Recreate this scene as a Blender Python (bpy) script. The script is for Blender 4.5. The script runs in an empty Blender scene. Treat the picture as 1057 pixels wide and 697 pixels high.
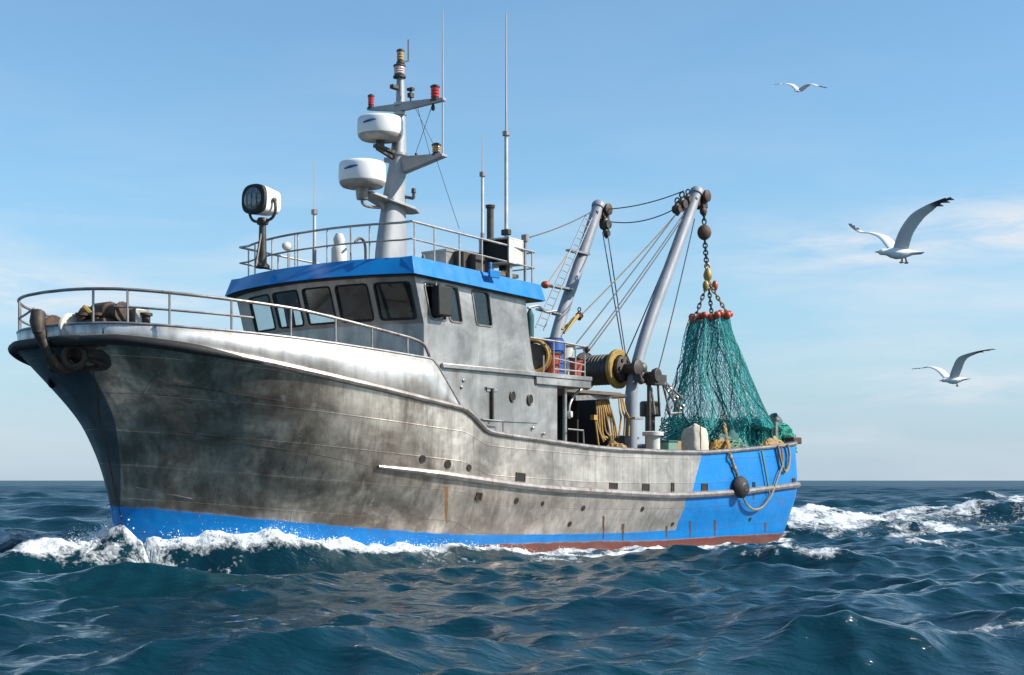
import bpy, bmesh, math, random
import numpy as np
from mathutils import Vector, Matrix, Quaternion, noise as mnoise

random.seed(7); rng = np.random.default_rng(11)
R = math.radians
scene = bpy.context.scene
COL = scene.collection

# ------------------------------------------------------------------ camera, sky, sun, exposure
F_PX = 1500.0; CAM_H = 1.7; HOR = 496.0; CX = 528.5
cd = bpy.data.cameras.new('camera'); cam = bpy.data.objects.new('camera', cd); COL.objects.link(cam)
cam.location = (0, 0, CAM_H); cam.rotation_euler = (R(90), 0, 0)
cd.sensor_width = 36; cd.lens = F_PX / 1057 * 36; cd.shift_y = (HOR - 348.5) / 1057
cd.clip_start = .1; cd.clip_end = 30000
scene.camera = cam

SUN_DIR = Vector((0.84, -0.14, 0.64)).normalized()      # towards the sun
SUN_ELEV = math.asin(SUN_DIR.z)
w = bpy.data.worlds.new('World'); scene.world = w; w.use_nodes = True
nt = w.node_tree; N = nt.nodes; Lk = nt.links
bg = N['Background']
sky = N.new('ShaderNodeTexSky'); sky.sky_type = 'NISHITA'; sky.sun_disc = False
sky.sun_elevation = SUN_ELEV; sky.sun_rotation = math.atan2(SUN_DIR.x, SUN_DIR.y)
sky.altitude = 0; sky.air_density = 1.0; sky.dust_density = 0.25; sky.ozone_density = 2.2
tc = N.new('ShaderNodeTexCoord')
sep = N.new('ShaderNodeSeparateXYZ'); Lk.new(tc.outputs['Generated'], sep.inputs[0])
def wmath(op, a, b=None, c=None):
    n = N.new('ShaderNodeMath'); n.operation = op
    for i, v in enumerate((a, b, c)):
        if v is None: continue
        if isinstance(v, (int, float)): n.inputs[i].default_value = v
        else: Lk.new(v, n.inputs[i])
    return n.outputs[0]
def wramp(v, stops):
    r = N.new('ShaderNodeValToRGB'); Lk.new(v, r.inputs[0])
    e = r.color_ramp.elements
    while len(e) < len(stops): e.new(.5)
    for el, (p, c) in zip(e, stops): el.position = p; el.color = (c, c, c, 1)
    return r.outputs[0]
az = wmath('ARCTAN2', sep.outputs[0], sep.outputs[1])
comb = N.new('ShaderNodeCombineXYZ')
Lk.new(wmath('MULTIPLY', az, 5.0), comb.inputs[0]); Lk.new(wmath('MULTIPLY', sep.outputs[2], 26.0), comb.inputs[1])
nz = N.new('ShaderNodeTexNoise'); nz.inputs['Scale'].default_value = 1.0; nz.inputs['Detail'].default_value = 7
nz.inputs['Roughness'].default_value = .55; nz.inputs['Distortion'].default_value = .35
Lk.new(comb.outputs[0], nz.inputs['Vector'])
band = wramp(sep.outputs[2], [(0.0, .5), (.06, .8), (.10, 1), (.16, .9), (.20, .2), (.3, .06)])
def band_at(az0, az1, el0, slope, wd):
    e = wmath('DIVIDE', wmath('SUBTRACT', wmath('SUBTRACT', sep.outputs[2], el0), wmath('MULTIPLY', az, slope)), wd)
    g = wmath('POWER', 2.718, wmath('MULTIPLY', wmath('MULTIPLY', e, e), -1.0))
    r = N.new('ShaderNodeMapRange'); r.interpolation_type = 'SMOOTHSTEP'; Lk.new(az, r.inputs[0]); r.inputs[1].default_value = az0; r.inputs[2].default_value = az1
    return wmath('MULTIPLY', g, r.outputs[0])
streak = wmath('MAXIMUM', band_at(.08, .30, .138, .07, .020), band_at(-.10, -.33, .112, -.03, .017))
streak = wmath('MAXIMUM', streak, wmath('MULTIPLY', band_at(.10, .30, .062, .0, .014), .6))
n_s = N.new('ShaderNodeTexNoise'); n_s.inputs['Scale'].default_value = 2.4; n_s.inputs['Detail'].default_value = 8; n_s.inputs['Distortion'].default_value = .5; n_s.inputs['Roughness'].default_value = .6; Lk.new(comb.outputs[0], n_s.inputs['Vector'])
streak = wmath('MULTIPLY', streak, wramp(n_s.outputs[0], [(.36, .1), (.60, 1)]))
cl = wmath('MULTIPLY', wramp(nz.outputs[0], [(.44, 0), (.68, 1)]), band)
mixc = N.new('ShaderNodeMix'); mixc.data_type = 'RGBA'
veil = wramp(sep.outputs[2], [(0.0, .85), (.05, .72), (.12, .38), (.2, .14), (.4, .04)])      # thin high cloud veil, denser near the horizon
Lk.new(veil, mixc.inputs[0]); 
tint = N.new('ShaderNodeMix'); tint.data_type = 'RGBA'; tint.blend_type = 'MULTIPLY'; tint.inputs[0].default_value = 1; tint.inputs[7].default_value = (.86, 1.15, 1.20, 1)
Lk.new(sky.outputs[0], tint.inputs[6]); Lk.new(tint.outputs[2], mixc.inputs[6])
mixc.inputs[7].default_value = (3.0, 3.75, 4.85, 1)
mix2 = N.new('ShaderNodeMix'); mix2.data_type = 'RGBA'; Lk.new(wmath('MAXIMUM', wmath('MULTIPLY', cl, .45), wmath('MULTIPLY', streak, 1.0)), mix2.inputs[0]); Lk.new(mixc.outputs[2], mix2.inputs[6]); mix2.inputs[7].default_value = (5.6, 5.85, 6.2, 1)
Lk.new(mix2.outputs[2], bg.inputs[0]); bg.inputs[1].default_value = .10

sl = bpy.data.lights.new('sun', 'SUN'); sl.energy = 4.9; sl.angle = R(.5); sl.color = (1, .95, .87)
so = bpy.data.objects.new('sun', sl); COL.objects.link(so)
so.rotation_euler = SUN_DIR.to_track_quat('Z', 'Y').to_euler(); so.location = (20, -10, 30)
vs = scene.view_settings; vs.view_transform = 'Standard'; vs.look = 'None'; vs.gamma = 1; vs.use_curve_mapping = False
vs.exposure = 0.55

# ------------------------------------------------------------------ boat frame
TH = R(39); SN, CS = math.sin(TH), math.cos(TH)
OX, OY = -0.6337, 35.8115
BOAT = Matrix(((-SN, CS, 0, OX), (-CS, -SN, 0, OY), (0, 0, 1, 0), (0, 0, 0, 1)))

def P(px, py, Y):
    """boat point at athwartship distance Y seen in the direction (px, py) of the photograph"""
    k = (px - CX) / F_PX
    X = (OX + CS * Y - k * (OY - SN * Y)) / (SN - k * CS)
    d = OY - CS * X - SN * Y
    return Vector((X, Y, CAM_H + (HOR - py) * d / F_PX))
def Wd(px, py, d):
    return Vector(((px - CX) * d / F_PX, d, CAM_H + (HOR - py) * d / F_PX))

# ------------------------------------------------------------------ materials
def new_mat(name):
    m = bpy.data.materials.new(name); m.use_nodes = True
    return m, m.node_tree.nodes, m.node_tree.links, m.node_tree.nodes['Principled BSDF']
def mmath(nodes, links, op, a, b=None, clamp=False):
    n = nodes.new('ShaderNodeMath'); n.operation = op; n.use_clamp = clamp
    for i, v in enumerate((a, b)):
        if v is None: continue
        if isinstance(v, (int, float)): n.inputs[i].default_value = v
        else: links.new(v, n.inputs[i])
    return n.outputs[0]
def noise_node(nodes, links, vec, scale, detail=5, rough=.55, dist=0.):
    n = nodes.new('ShaderNodeTexNoise'); n.inputs['Scale'].default_value = scale
    n.inputs['Detail'].default_value = detail; n.inputs['Roughness'].default_value = rough
    n.inputs['Distortion'].default_value = dist
    if vec is not None: links.new(vec, n.inputs['Vector'])
    return n.outputs[0]
def mapping(nodes, links, vec, scale, loc=(0, 0, 0)):
    n = nodes.new('ShaderNodeMapping'); n.inputs['Scale'].default_value = scale; n.inputs['Location'].default_value = loc
    links.new(vec, n.inputs['Vector']); return n.outputs[0]
def ramp(nodes, links, v, stops):
    r = nodes.new('ShaderNodeValToRGB'); links.new(v, r.inputs[0]); e = r.color_ramp.elements
    while len(e) < len(stops): e.new(.5)
    for el, (p, c) in zip(e, stops):
        el.position = p; el.color = (c, c, c, 1) if isinstance(c, (int, float)) else (*c, 1)
    return r.outputs[0]
def mix(nodes, links, f, a, b):
    n = nodes.new('ShaderNodeMix'); n.data_type = 'RGBA'
    for i, v in ((0, f), (6, a), (7, b)):
        if isinstance(v, tuple): n.inputs[i].default_value = (*v, 1) if len(v) == 3 else v
        elif isinstance(v, (int, float)): n.inputs[i].default_value = v
        else: links.new(v, n.inputs[i])
    return n.outputs[2]
def bump(nodes, links, h, strength, dist, bsdf):
    b = nodes.new('ShaderNodeBump'); b.inputs['Strength'].default_value = strength; b.inputs['Distance'].default_value = dist
    links.new(h, b.inputs['Height']); links.new(b.outputs[0], bsdf.inputs['Normal']); return b

def simple(name, c1, c2=None, rough=.5, metal=0., scale=6, stretch=(1, 1, 1), bmp=.15, dirt=None, rough_var=.15, emit=None):
    """procedural material: two tones mixed by noise, uneven gloss, faint bump, optional dirt/rust spots"""
    m, n, l, b = new_mat(name)
    t = n.new('ShaderNodeTexCoord').outputs['Object']
    v = mapping(n, l, t, stretch)
    nn = noise_node(n, l, v, scale, 6, .6)
    c2 = c2 or tuple(x * .75 for x in c1)
    col = mix(n, l, ramp(n, l, nn, [(.35, 0), (.65, 1)]), c1, c2)
    if dirt:
        n2 = noise_node(n, l, mapping(n, l, t, (1.7, 1.7, .8), (3, 1, 2)), scale * 1.3, 8, .68)
        col = mix(n, l, ramp(n, l, n2, [(dirt[1], 0), (dirt[1] + .09, 1)]), col, dirt[0])
    l.new(col, b.inputs['Base Color'])
    n3 = noise_node(n, l, v, scale * 3, 4)
    l.new(mmath(n, l, 'ADD', mmath(n, l, 'MULTIPLY', n3, rough_var * 2), rough - rough_var), b.inputs['Roughness'])
    b.inputs['Metallic'].default_value = metal
    if bmp: bump(n, l, noise_node(n, l, v, scale * 5, 3), bmp, .01, b)
    if emit: b.inputs['Emission Color'].default_value = (*emit[0], 1); b.inputs['Emission Strength'].default_value = emit[1]
    return m

M = {}
RUST = (.16, .065, .025)
M['rail'] = simple('galvanised_rail', (.42, .41, .39), (.30, .28, .26), .38, .65, 5, dirt=(RUST, .64))
M['rail_dark'] = simple('worn_pipe', (.33, .31, .29), (.2, .17, .15), .42, .5, 4, dirt=(RUST, .58))
M['gantry'] = simple('grey_painted_steel', (.30, .31, .335), (.22, .23, .25), .55, .05, 2.5, (1, 1, .4), dirt=(RUST, .66))
M['mast'] = simple('mast_paint', (.36, .365, .37), (.27, .275, .28), .5, .2, 2.0, (1, 1, .5), dirt=(RUST, .72))
M['roof_blue'] = simple('blue_roof_paint', (.002, .185, .50), (.002, .15, .41), .32, 0, 1.4, (1, 1, .6), bmp=.06, dirt=((.02, .05, .16), .70))
M['black'] = simple('black_rubber', (.009, .009, .010), (.018, .017, .016), .7, 0, 8)
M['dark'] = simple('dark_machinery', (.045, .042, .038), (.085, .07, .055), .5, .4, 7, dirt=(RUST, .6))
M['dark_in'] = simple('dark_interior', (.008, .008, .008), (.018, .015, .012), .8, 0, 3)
M['rust'] = simple('rusty_iron', (.10, .055, .032), (.045, .032, .025), .65, .3, 9, dirt=((.22, .09, .03), .58))
M['anchor'] = simple('anchor_iron', (.075, .058, .045), (.04, .035, .03), .6, .4, 9, dirt=((.16, .08, .035), .60))
M['white'] = simple('white_plastic', (.80, .79, .76), (.74, .73, .70), .38, 0, 3, bmp=.03, dirt=((.55, .51, .44), .70))
M['white_under'] = simple('radar_base', (.33, .32, .30), (.24, .23, .21), .5, 0, 4)
M['pale'] = simple('pale_paint', (.6, .58, .53), (.48, .45, .40), .5, 0, 6, dirt=(RUST, .66))
M['red_lens'] = simple('red_lens', (.52, .035, .025), (.42, .03, .02), .18, 0, 12, bmp=0)
M['amber_lens'] = simple('amber_lens', (.55, .33, .12), (.42, .24, .08), .2, 0, 12, bmp=0)
M['pale_lens'] = simple('pink_lens', (.68, .55, .52), (.6, .38, .36), .2, 0, 10, bmp=0)
M['whip'] = simple('whip_fibreglass', (.46, .46, .45), (.40, .40, .39), .7, 0, 3, bmp=0)
M['logo'] = simple('blue_mark', (.03, .09, .3), (.03, .07, .22), .4, 0, 10, bmp=0)
M['yellow_rope'] = simple('yellow_rope', (.50, .30, .06), (.34, .19, .05), .8, 0, 14, bmp=.6)
M['tan_rope'] = simple('tan_rope', (.36, .26, .15), (.22, .15, .085), .85, 0, 14, bmp=.6)
M['green_rope'] = simple('green_rope', (.07, .26, .22), (.20, .24, .15), .85, 0, 10, bmp=.6)
M['wire'] = simple('steel_wire', (.075, .075, .075), (.11, .10, .09), .8, 0, 12)
M['wire_tan'] = simple('fibre_stay', (.34, .24, .15), (.25, .19, .13), .8, 0, 12)
M['net'] = simple('green_netting', (.05, .42, .39), (.025, .27, .26), .75, 0, 3.5, bmp=.2, dirt=((.05, .15, .12), .62))
M['net_bright'] = simple('bright_green_netting', (.02, .38, .26), (.02, .27, .20), .75, 0, 5, bmp=.3)
M['net_dark'] = simple('dark_net_line', (.012, .10, .095), (.03, .09, .08), .8, 0, 8)
M['orange'] = simple('orange_float', (.44, .075, .025), (.32, .06, .028), .45, 0, 8, dirt=((.25, .08, .04), .62))
M['orange_net'] = simple('orange_net', (.42, .085, .03), (.14, .11, .05), .85, 0, 9, bmp=.8)
M['blue_drum'] = simple('blue_drum', (.02, .10, .36), (.02, .07, .25), .4, 0, 4)
M['yellow'] = simple('worn_yellow_paint', (.42, .27, .05), (.28, .17, .05), .5, .1, 7, dirt=(RUST, .57))
M['canvas'] = simple('dirty_canvas', (.58, .53, .44), (.45, .40, .31), .8, 0, 7, bmp=.5)
M['wood'] = simple('weathered_planks', (.16, .12, .085), (.09, .07, .05), .75, 0, 5, (.6, .6, 5), bmp=.4)
M['gauze'] = simple('deck_grey', (.20, .20, .19), (.15, .14, .13), .7, 0, 3)

def steel_mat(name, hull=False):
    m, n, l, b = new_mat(name)
    t = n.new('ShaderNodeTexCoord').outputs['Object']
    big = noise_node(n, l, mapping(n, l, t, (.55, .55, .75)), 1.3, 6, .62, .6)
    mid = noise_node(n, l, mapping(n, l, t, (1.5, 1.5, .45), (4, 2, 1)), 2.2, 7, .62, .3)
    fine = noise_node(n, l, t, 14, 5, .6)
    if hull:
        base = mix(n, l, ramp(n, l, big, [(.39, 0), (.62, 1)]), (.34, .265, .205), (.86, .74, .61))
        base = mix(n, l, ramp(n, l, mid, [(.44, 0), (.68, .70)]), base, (.15, .125, .102))
    else:
        base = mix(n, l, ramp(n, l, big, [(.35, 0), (.65, 1)]), (.25, .235, .22), (.50, .475, .44))
        base = mix(n, l, ramp(n, l, mid, [(.44, 0), (.70, .75)]), base, (.20, .185, .17))
    # rust runs
    rn = noise_node(n, l, mapping(n, l, t, (3.2, 3.2, .28), (1, 5, 0)), 1.6, 6, .6)
    spots = noise_node(n, l, t, 3.1, 8, .7)
    rmask = mmath(n, l, 'MULTIPLY', ramp(n, l, rn, [(.58, 0), (.70, 1)]), ramp(n, l, spots, [(.44, 0), (.60, 1)]))
    base = mix(n, l, mmath(n, l, 'MULTIPLY', rmask, .55 if hull else .35), base, (.21, .10, .045))
    metal = .80 if hull else .62
    rough = mmath(n, l, 'ADD', mmath(n, l, 'MULTIPLY', big, .34), mmath(n, l, 'MULTIPLY', mid, .20))
    rough = mmath(n, l, 'ADD', rough, .08 if hull else .12)
    if hull:
        lev = n.new('ShaderNodeAttribute'); lev.attribute_name = 'level'; lv = lev.outputs['Fac']
        pl = n.new('ShaderNodeAttribute'); pl.attribute_name = 'stern'; st = pl.outputs['Fac']
        wob = mmath(n, l, 'MULTIPLY', mmath(n, l, 'SUBTRACT', noise_node(n, l, t, 1.7, 7, .7), .5), .16)
        lvw = mmath(n, l, 'ADD', lv, wob)
        stw = mmath(n, l, 'ADD', st, wob)
        stripe = mmath(n, l, 'MULTIPLY', ramp(n, l, mmath(n, l, 'MULTIPLY', lvw, .2), [(.397, 0), (.403, 1)]),
                       ramp(n, l, mmath(n, l, 'MULTIPLY', lvw, .2), [(.597, 1), (.603, 0)]))
        red = ramp(n, l, mmath(n, l, 'MULTIPLY', lvw, .2), [(.394, 1), (.404, 0)])
        blue = mmath(n, l, 'MAXIMUM', stripe, mmath(n, l, 'MULTIPLY', ramp(n, l, stw, [(.49, 0), (.51, 1)]), mmath(n, l, 'SUBTRACT', 1, red)))
        bl = mix(n, l, ramp(n, l, mid, [(.3, 0), (.7, 1)]), (.002, .21, .58), (.002, .17, .48))
        worn = mmath(n, l, 'MULTIPLY', ramp(n, l, noise_node(n, l, mapping(n, l, t, (2, 2, .5)), 3.3, 8, .7), [(.58, 0), (.67, 1)]), .5)
        bl = mix(n, l, worn, bl, (.09, .11, .16))
        rd = mix(n, l, ramp(n, l, mid, [(.35, 0), (.65, 1)]), (.20, .045, .028), (.13, .05, .036))
        base = mix(n, l, blue, base, bl); base = mix(n, l, red, base, rd)
        base = mix(n, l, mmath(n, l, 'MULTIPLY', rmask, mmath(n, l, 'MULTIPLY', blue, .6)), base, (.14, .085, .06))
        sy_ = n.new('ShaderNodeSeparateXYZ'); l.new(t, sy_.inputs[0])       # far bow beyond the stem seam: its shade and blue reflection put into the colour
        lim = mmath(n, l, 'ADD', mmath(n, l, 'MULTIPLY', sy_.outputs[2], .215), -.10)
        bow_shade = ramp(n, l, mmath(n, l, 'ADD', mmath(n, l, 'SUBTRACT', lim, sy_.outputs[1]), .5), [(.485, 0), (.515, 1)])
        bow_shade = mmath(n, l, 'MULTIPLY', bow_shade, mmath(n, l, 'MULTIPLY', mmath(n, l, 'SUBTRACT', 1, blue), mmath(n, l, 'SUBTRACT', 1, red)))
        base = mix(n, l, mmath(n, l, 'MULTIPLY', bow_shade, .92), base, (.010, .034, .052))
        paint_and_shade = mmath(n, l, 'MAXIMUM', mmath(n, l, 'MAXIMUM', blue, red), bow_shade)
        sx_ = n.new('ShaderNodeSeparateXYZ'); l.new(t, sx_.inputs[0])          # polished plating forward, dull oxidised plating aft
        mr_ = n.new('ShaderNodeMapRange'); l.new(sx_.outputs[0], mr_.inputs[0]); mr_.inputs[1].default_value = -2; mr_.inputs[2].default_value = 9; mr_.inputs[3].default_value = .45; mr_.inputs[4].default_value = .86
        l.new(mmath(n, l, 'MULTIPLY', mmath(n, l, 'SUBTRACT', 1, paint_and_shade), mr_.outputs[0]), b.inputs['Metallic'])
        rough = mmath(n, l, 'ADD', rough, mmath(n, l, 'MULTIPLY', paint_and_shade, .04))
        brush = noise_node(n, l, mapping(n, l, t, (7, 7, .35), (5, 1, 1)), 1.7, 7, .7)
        base = mix(n, l, mmath(n, l, 'MULTIPLY', ramp(n, l, brush, [(.42, 0), (.66, 1)]), mmath(n, l, 'MULTIPLY', mmath(n, l, 'SUBTRACT', 1, paint_and_shade), .35)), base, (.15, .125, .105))
        base = mix(n, l, mmath(n, l, 'MULTIPLY', ramp(n, l, noise_node(n, l, mapping(n, l, t, (1.2, 1.2, .8), (7, 0, 0)), 3.8, 9, .72), [(.58, 0), (.68, 1)]), mmath(n, l, 'MULTIPLY', mmath(n, l, 'SUBTRACT', 1, paint_and_shade), .5)), base, (.80, .74, .66))
        greyer = n.new('ShaderNodeMapRange'); l.new(sx_.outputs[0], greyer.inputs[0]); greyer.inputs[1].default_value = 7; greyer.inputs[2].default_value = -3
        streak = noise_node(n, l, mapping(n, l, t, (5.5, 5.5, .22), (2, 0, 3)), 1.5, 7, .65)
        old = mix(n, l, ramp(n, l, streak, [(.36, 0), (.66, 1)]), (.46, .45, .43), (.27, .262, .25))
        old = mix(n, l, ramp(n, l, noise_node(n, l, mapping(n, l, t, (1, 1, .6)), 4.5, 9, .72), [(.57, 0), (.66, .8)]), old, (.60, .585, .55))
        old = mix(n, l, ramp(n, l, spots, [(.62, 0), (.70, .7)]), old, (.17, .10, .06))
        base = mix(n, l, mmath(n, l, 'MULTIPLY', mmath(n, l, 'MULTIPLY', greyer.outputs[0], .62), mmath(n, l, 'SUBTRACT', 1, paint_and_shade)), base, old)
        # welded plate seams from the hull's own u/v
        uv = n.new('ShaderNodeUVMap'); uv.uv_map = 'plates'
        br = n.new('ShaderNodeTexBrick'); br.offset = .5; br.inputs['Scale'].default_value = 1
        br.inputs['Mortar Size'].default_value = .012; br.inputs['Mortar Smooth'].default_value = .6
        br.inputs['Brick Width'].default_value = 2.7; br.inputs['Row Height'].default_value = .62
        br.inputs['Color1'].default_value = (.42, .42, .42, 1); br.inputs['Color2'].default_value = (.58, .58, .58, 1)
        br.inputs['Mortar'].default_value = (.5, .5, .5, 1)
        l.new(uv.outputs[0], br.inputs['Vector'])
        seam = br.outputs['Fac']
        hgt = mmath(n, l, 'ADD', mmath(n, l, 'MULTIPLY', seam, .5), mmath(n, l, 'MULTIPLY', fine, .25))
        hgt = mmath(n, l, 'ADD', hgt, mmath(n, l, 'MULTIPLY', noise_node(n, l, mapping(n, l, t, (.8, .8, 1.)), 1.9, 2), 3.2))
        dk = mmath(n, l, 'MULTIPLY', seam, .28)
        base = mix(n, l, dk, base, (.07, .055, .045))
        pv = mix(n, l, .5, br.outputs['Color'], (.5, .5, .5))
        mul = n.new('ShaderNodeMix'); mul.data_type = 'RGBA'; mul.blend_type = 'OVERLAY'; mul.inputs[0].default_value = .85
        l.new(base, mul.inputs[6]); l.new(pv, mul.inputs[7]); base = mul.outputs[2]
        bump(n, l, hgt, .32, .03, b)
    else:
        b.inputs['Metallic'].default_value = metal
        hgt = mmath(n, l, 'ADD', mmath(n, l, 'MULTIPLY', fine, .3), mmath(n, l, 'MULTIPLY', noise_node(n, l, t, 1.6, 2), 3))
        bump(n, l, hgt, .22, .025, b)
    l.new(base, b.inputs['Base Color']); l.new(rough, b.inputs['Roughness'])
    return m
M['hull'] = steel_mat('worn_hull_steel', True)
M['steel'] = steel_mat('brushed_house_steel')

M['bulwark'] = steel_mat('sheen_bulwark_steel')  # house steel with a paler base, sun sheen put into the colour
for nd_ in M['bulwark'].node_tree.nodes:
    if nd_.type == 'BSDF_PRINCIPLED': nd_.inputs['Metallic'].default_value = .5
    if nd_.type == 'MIX' and nd_.inputs[6].default_value[0] > .2 and not nd_.inputs[6].is_linked: nd_.inputs[6].default_value = (.50, .475, .44, 1); nd_.inputs[7].default_value = (.76, .73, .69, 1)
def glass_mat():
    m, n, l, b = new_mat('window_glass')
    tr = n.new('ShaderNodeBsdfTransparent'); tr.inputs[0].default_value = (.90, .93, .93, 1)
    gl = n.new('ShaderNodeBsdfGlossy'); gl.inputs['Roughness'].default_value = .04
    lw = n.new('ShaderNodeLayerWeight'); lw.inputs[0].default_value = .5
    fr_o = mmath(n, l, 'ADD', mmath(n, l, 'MULTIPLY', mmath(n, l, 'POWER', lw.outputs['Facing'], 4.), .8), .035)
    t = n.new('ShaderNodeTexCoord').outputs['Object']
    f = mmath(n, l, 'ADD', mmath(n, l, 'MULTIPLY', noise_node(n, l, t, 2.5, 4), .05), fr_o)
    ms = n.new('ShaderNodeMixShader'); l.new(f, ms.inputs[0]); l.new(tr.outputs[0], ms.inputs[1]); l.new(gl.outputs[0], ms.inputs[2])
    l.new(ms.outputs[0], n['Material Output'].inputs[0]); return m
M['glass'] = glass_mat()
M['glass_dark'] = simple('dark_glass', (.012, .013, .014), (.02, .02, .02), .08, 0, 2, bmp=0, rough_var=.03)
M['lens'] = simple('lamp_glass', (.22, .25, .25), (.10, .11, .11), .1, .6, 18, bmp=.4, rough_var=.05)

# ------------------------------------------------------------------ mesh builder
class MB:
    def __init__(s): s.v = []; s.f = []
    def add(s, vs, fs):
        o = len(s.v); s.v += [tuple(v) for v in vs]; s.f += [tuple(i + o for i in f) for f in fs]; return s
    def box(s, c, size, rot=None):
        hx, hy, hz = (a / 2 for a in size); c = Vector(c)
        vs = [Vector((x, y, z)) for z in (-hz, hz) for y in (-hy, hy) for x in (-hx, hx)]
        if rot is not None: vs = [rot @ v for v in vs]
        return s.add([v + c for v in vs], [(0, 2, 3, 1), (4, 5, 7, 6), (0, 1, 5, 4), (2, 6, 7, 3), (0, 4, 6, 2), (1, 3, 7, 5)])
    def bar(s, a, b, wy, wz, up=(0, 0, 1)):
        a, b = Vector(a), Vector(b); d = (b - a); L = d.length; d.normalize()
        y = Vector(up).cross(d); y = y.normalized() if y.length > 1e-4 else Vector((0, 1, 0)); z = d.cross(y)
        return s.box((a + b) / 2, (L, wy, wz), Matrix((d, y, z)).transposed())
    def tube(s, pts, r, n=8, closed=False, cap=True):
        pts = [Vector(p) for p in pts]; m = len(pts); rr = r if isinstance(r, (list, tuple)) else [r] * m
        vs = []; t0 = None
        for i, p in enumerate(pts):
            a = pts[i - 1] if (i or closed) else p; b = pts[(i + 1) % m] if (i < m - 1 or closed) else p
            t = (b - a).normalized()
            if t0 is None:
                u = t.orthogonal().normalized()
                if abs(t.z) < .9: u = Vector((0, 0, 1)).cross(t).normalized()
            else:
                u = (u - t * u.dot(t)); u = u.normalized() if u.length > 1e-6 else t.orthogonal().normalized()
            t0 = t; v = t.cross(u)
            for k in range(n):
                a_ = 2 * math.pi * k / n; vs.append(p + (u * math.cos(a_) + v * math.sin(a_)) * rr[i])
        fs = []
        for i in range(m if closed else m - 1):
            j = (i + 1) % m
            for k in range(n):
                k2 = (k + 1) % n; fs.append((i * n + k, i * n + k2, j * n + k2, j * n + k))
        if cap and not closed:
            fs.append(tuple(range(n - 1, -1, -1))); fs.append(tuple((m - 1) * n + k for k in range(n)))
        return s.add(vs, fs)
    def lathe(s, prof, o=(0, 0, 0), ax=(0, 0, 1), n=20):
        ax = Vector(ax).normalized(); u = ax.orthogonal().normalized(); v = ax.cross(u); o = Vector(o); vs = []; fs = []
        for (r, z) in prof:
            for k in range(n):
                a = 2 * math.pi * k / n; vs.append(o + ax * z + (u * math.cos(a) + v * math.sin(a)) * max(r, 1e-4))
        for i in range(len(prof) - 1):
            for k in range(n):
                k2 = (k + 1) % n; fs.append((i * n + k, i * n + k2, (i + 1) * n + k2, (i + 1) * n + k))
        fs.append(tuple(range(n - 1, -1, -1))); fs.append(tuple((len(prof) - 1) * n + k for k in range(n)))
        return s.add(vs, fs)
    def ell(s, c, rad, rot=None, n=14, m=9, lump=0., seed=0.):
        c = Vector(c); vs = []; fs = []
        for i in range(m + 1):
            ph = math.pi * i / m
            for k in range(n):
                a = 2 * math.pi * k / n
                q = Vector((math.sin(ph) * math.cos(a), math.sin(ph) * math.sin(a), math.cos(ph)))
                if lump: q *= 1 + lump * mnoise.noise(q * 1.9 + Vector((seed, seed * 2, 0)))
                q = Vector((q.x * rad[0], q.y * rad[1], q.z * rad[2]))
                vs.append(c + (rot @ q if rot is not None else q))
        for i in range(m):
            for k in range(n):
                k2 = (k + 1) % n; fs.append((i * n + k, (i + 1) * n + k, (i + 1) * n + k2, i * n + k2))
        return s.add(vs, fs)
    def torus(s, c, Rr, r, ax=(0, 0, 1), n=20, k=6, sx=1.0):
        ax = Vector(ax).normalized(); u = ax.orthogonal().normalized(); v = ax.cross(u); c = Vector(c)
        return s.tube([c + u * math.cos(2 * math.pi * i / n) * Rr * sx + v * math.sin(2 * math.pi * i / n) * Rr for i in range(n)], r, k, closed=True)
    def grid(s, rows):
        nr, nc = len(rows), len(rows[0])
        return s.add([p for r in rows for p in r], [(i * nc + j, i * nc + j + 1, (i + 1) * nc + j + 1, (i + 1) * nc + j) for i in range(nr - 1) for j in range(nc - 1)])
    def prism(s, poly, d):
        d = Vector(d); n = len(poly); p = [Vector(q) for q in poly]
        return s.add(p + [q + d for q in p], [tuple(range(n - 1, -1, -1)), tuple(range(n, 2 * n))] + [(i, (i + 1) % n, n + (i + 1) % n, n + i) for i in range(n)])
    def build(s, name, mat, parent=None, smooth=True, bevel=0, base=None, mtx=None, solid=0):
        me = bpy.data.meshes.new(name)
        b = Vector(base) if base is not None else Vector((0, 0, 0))
        me.from_pydata([tuple(Vector(v) - b) for v in s.v], [], s.f); me.validate()
        bm = bmesh.new(); bm.from_mesh(me); bmesh.ops.recalc_face_normals(bm, faces=bm.faces); bm.to_mesh(me); bm.free()
        o = bpy.data.objects.new(name, me); COL.objects.link(o)
        me.materials.append(mat)
        if smooth: me.shade_smooth(); me.set_sharp_from_angle(angle=R(38))
        if solid:
            q = o.modifiers.new('solid', 'SOLIDIFY'); q.thickness = solid; q.offset = 0
        if bevel:
            q = o.modifiers.new('bevel', 'BEVEL'); q.width = bevel; q.segments = 2; q.limit_method = 'ANGLE'; q.angle_limit = R(40)
        if parent is not None: o.parent = parent; o.location = b
        elif mtx is not None: o.matrix_world = mtx @ Matrix.Translation(b)
        else: o.location = b
        return o

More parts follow.
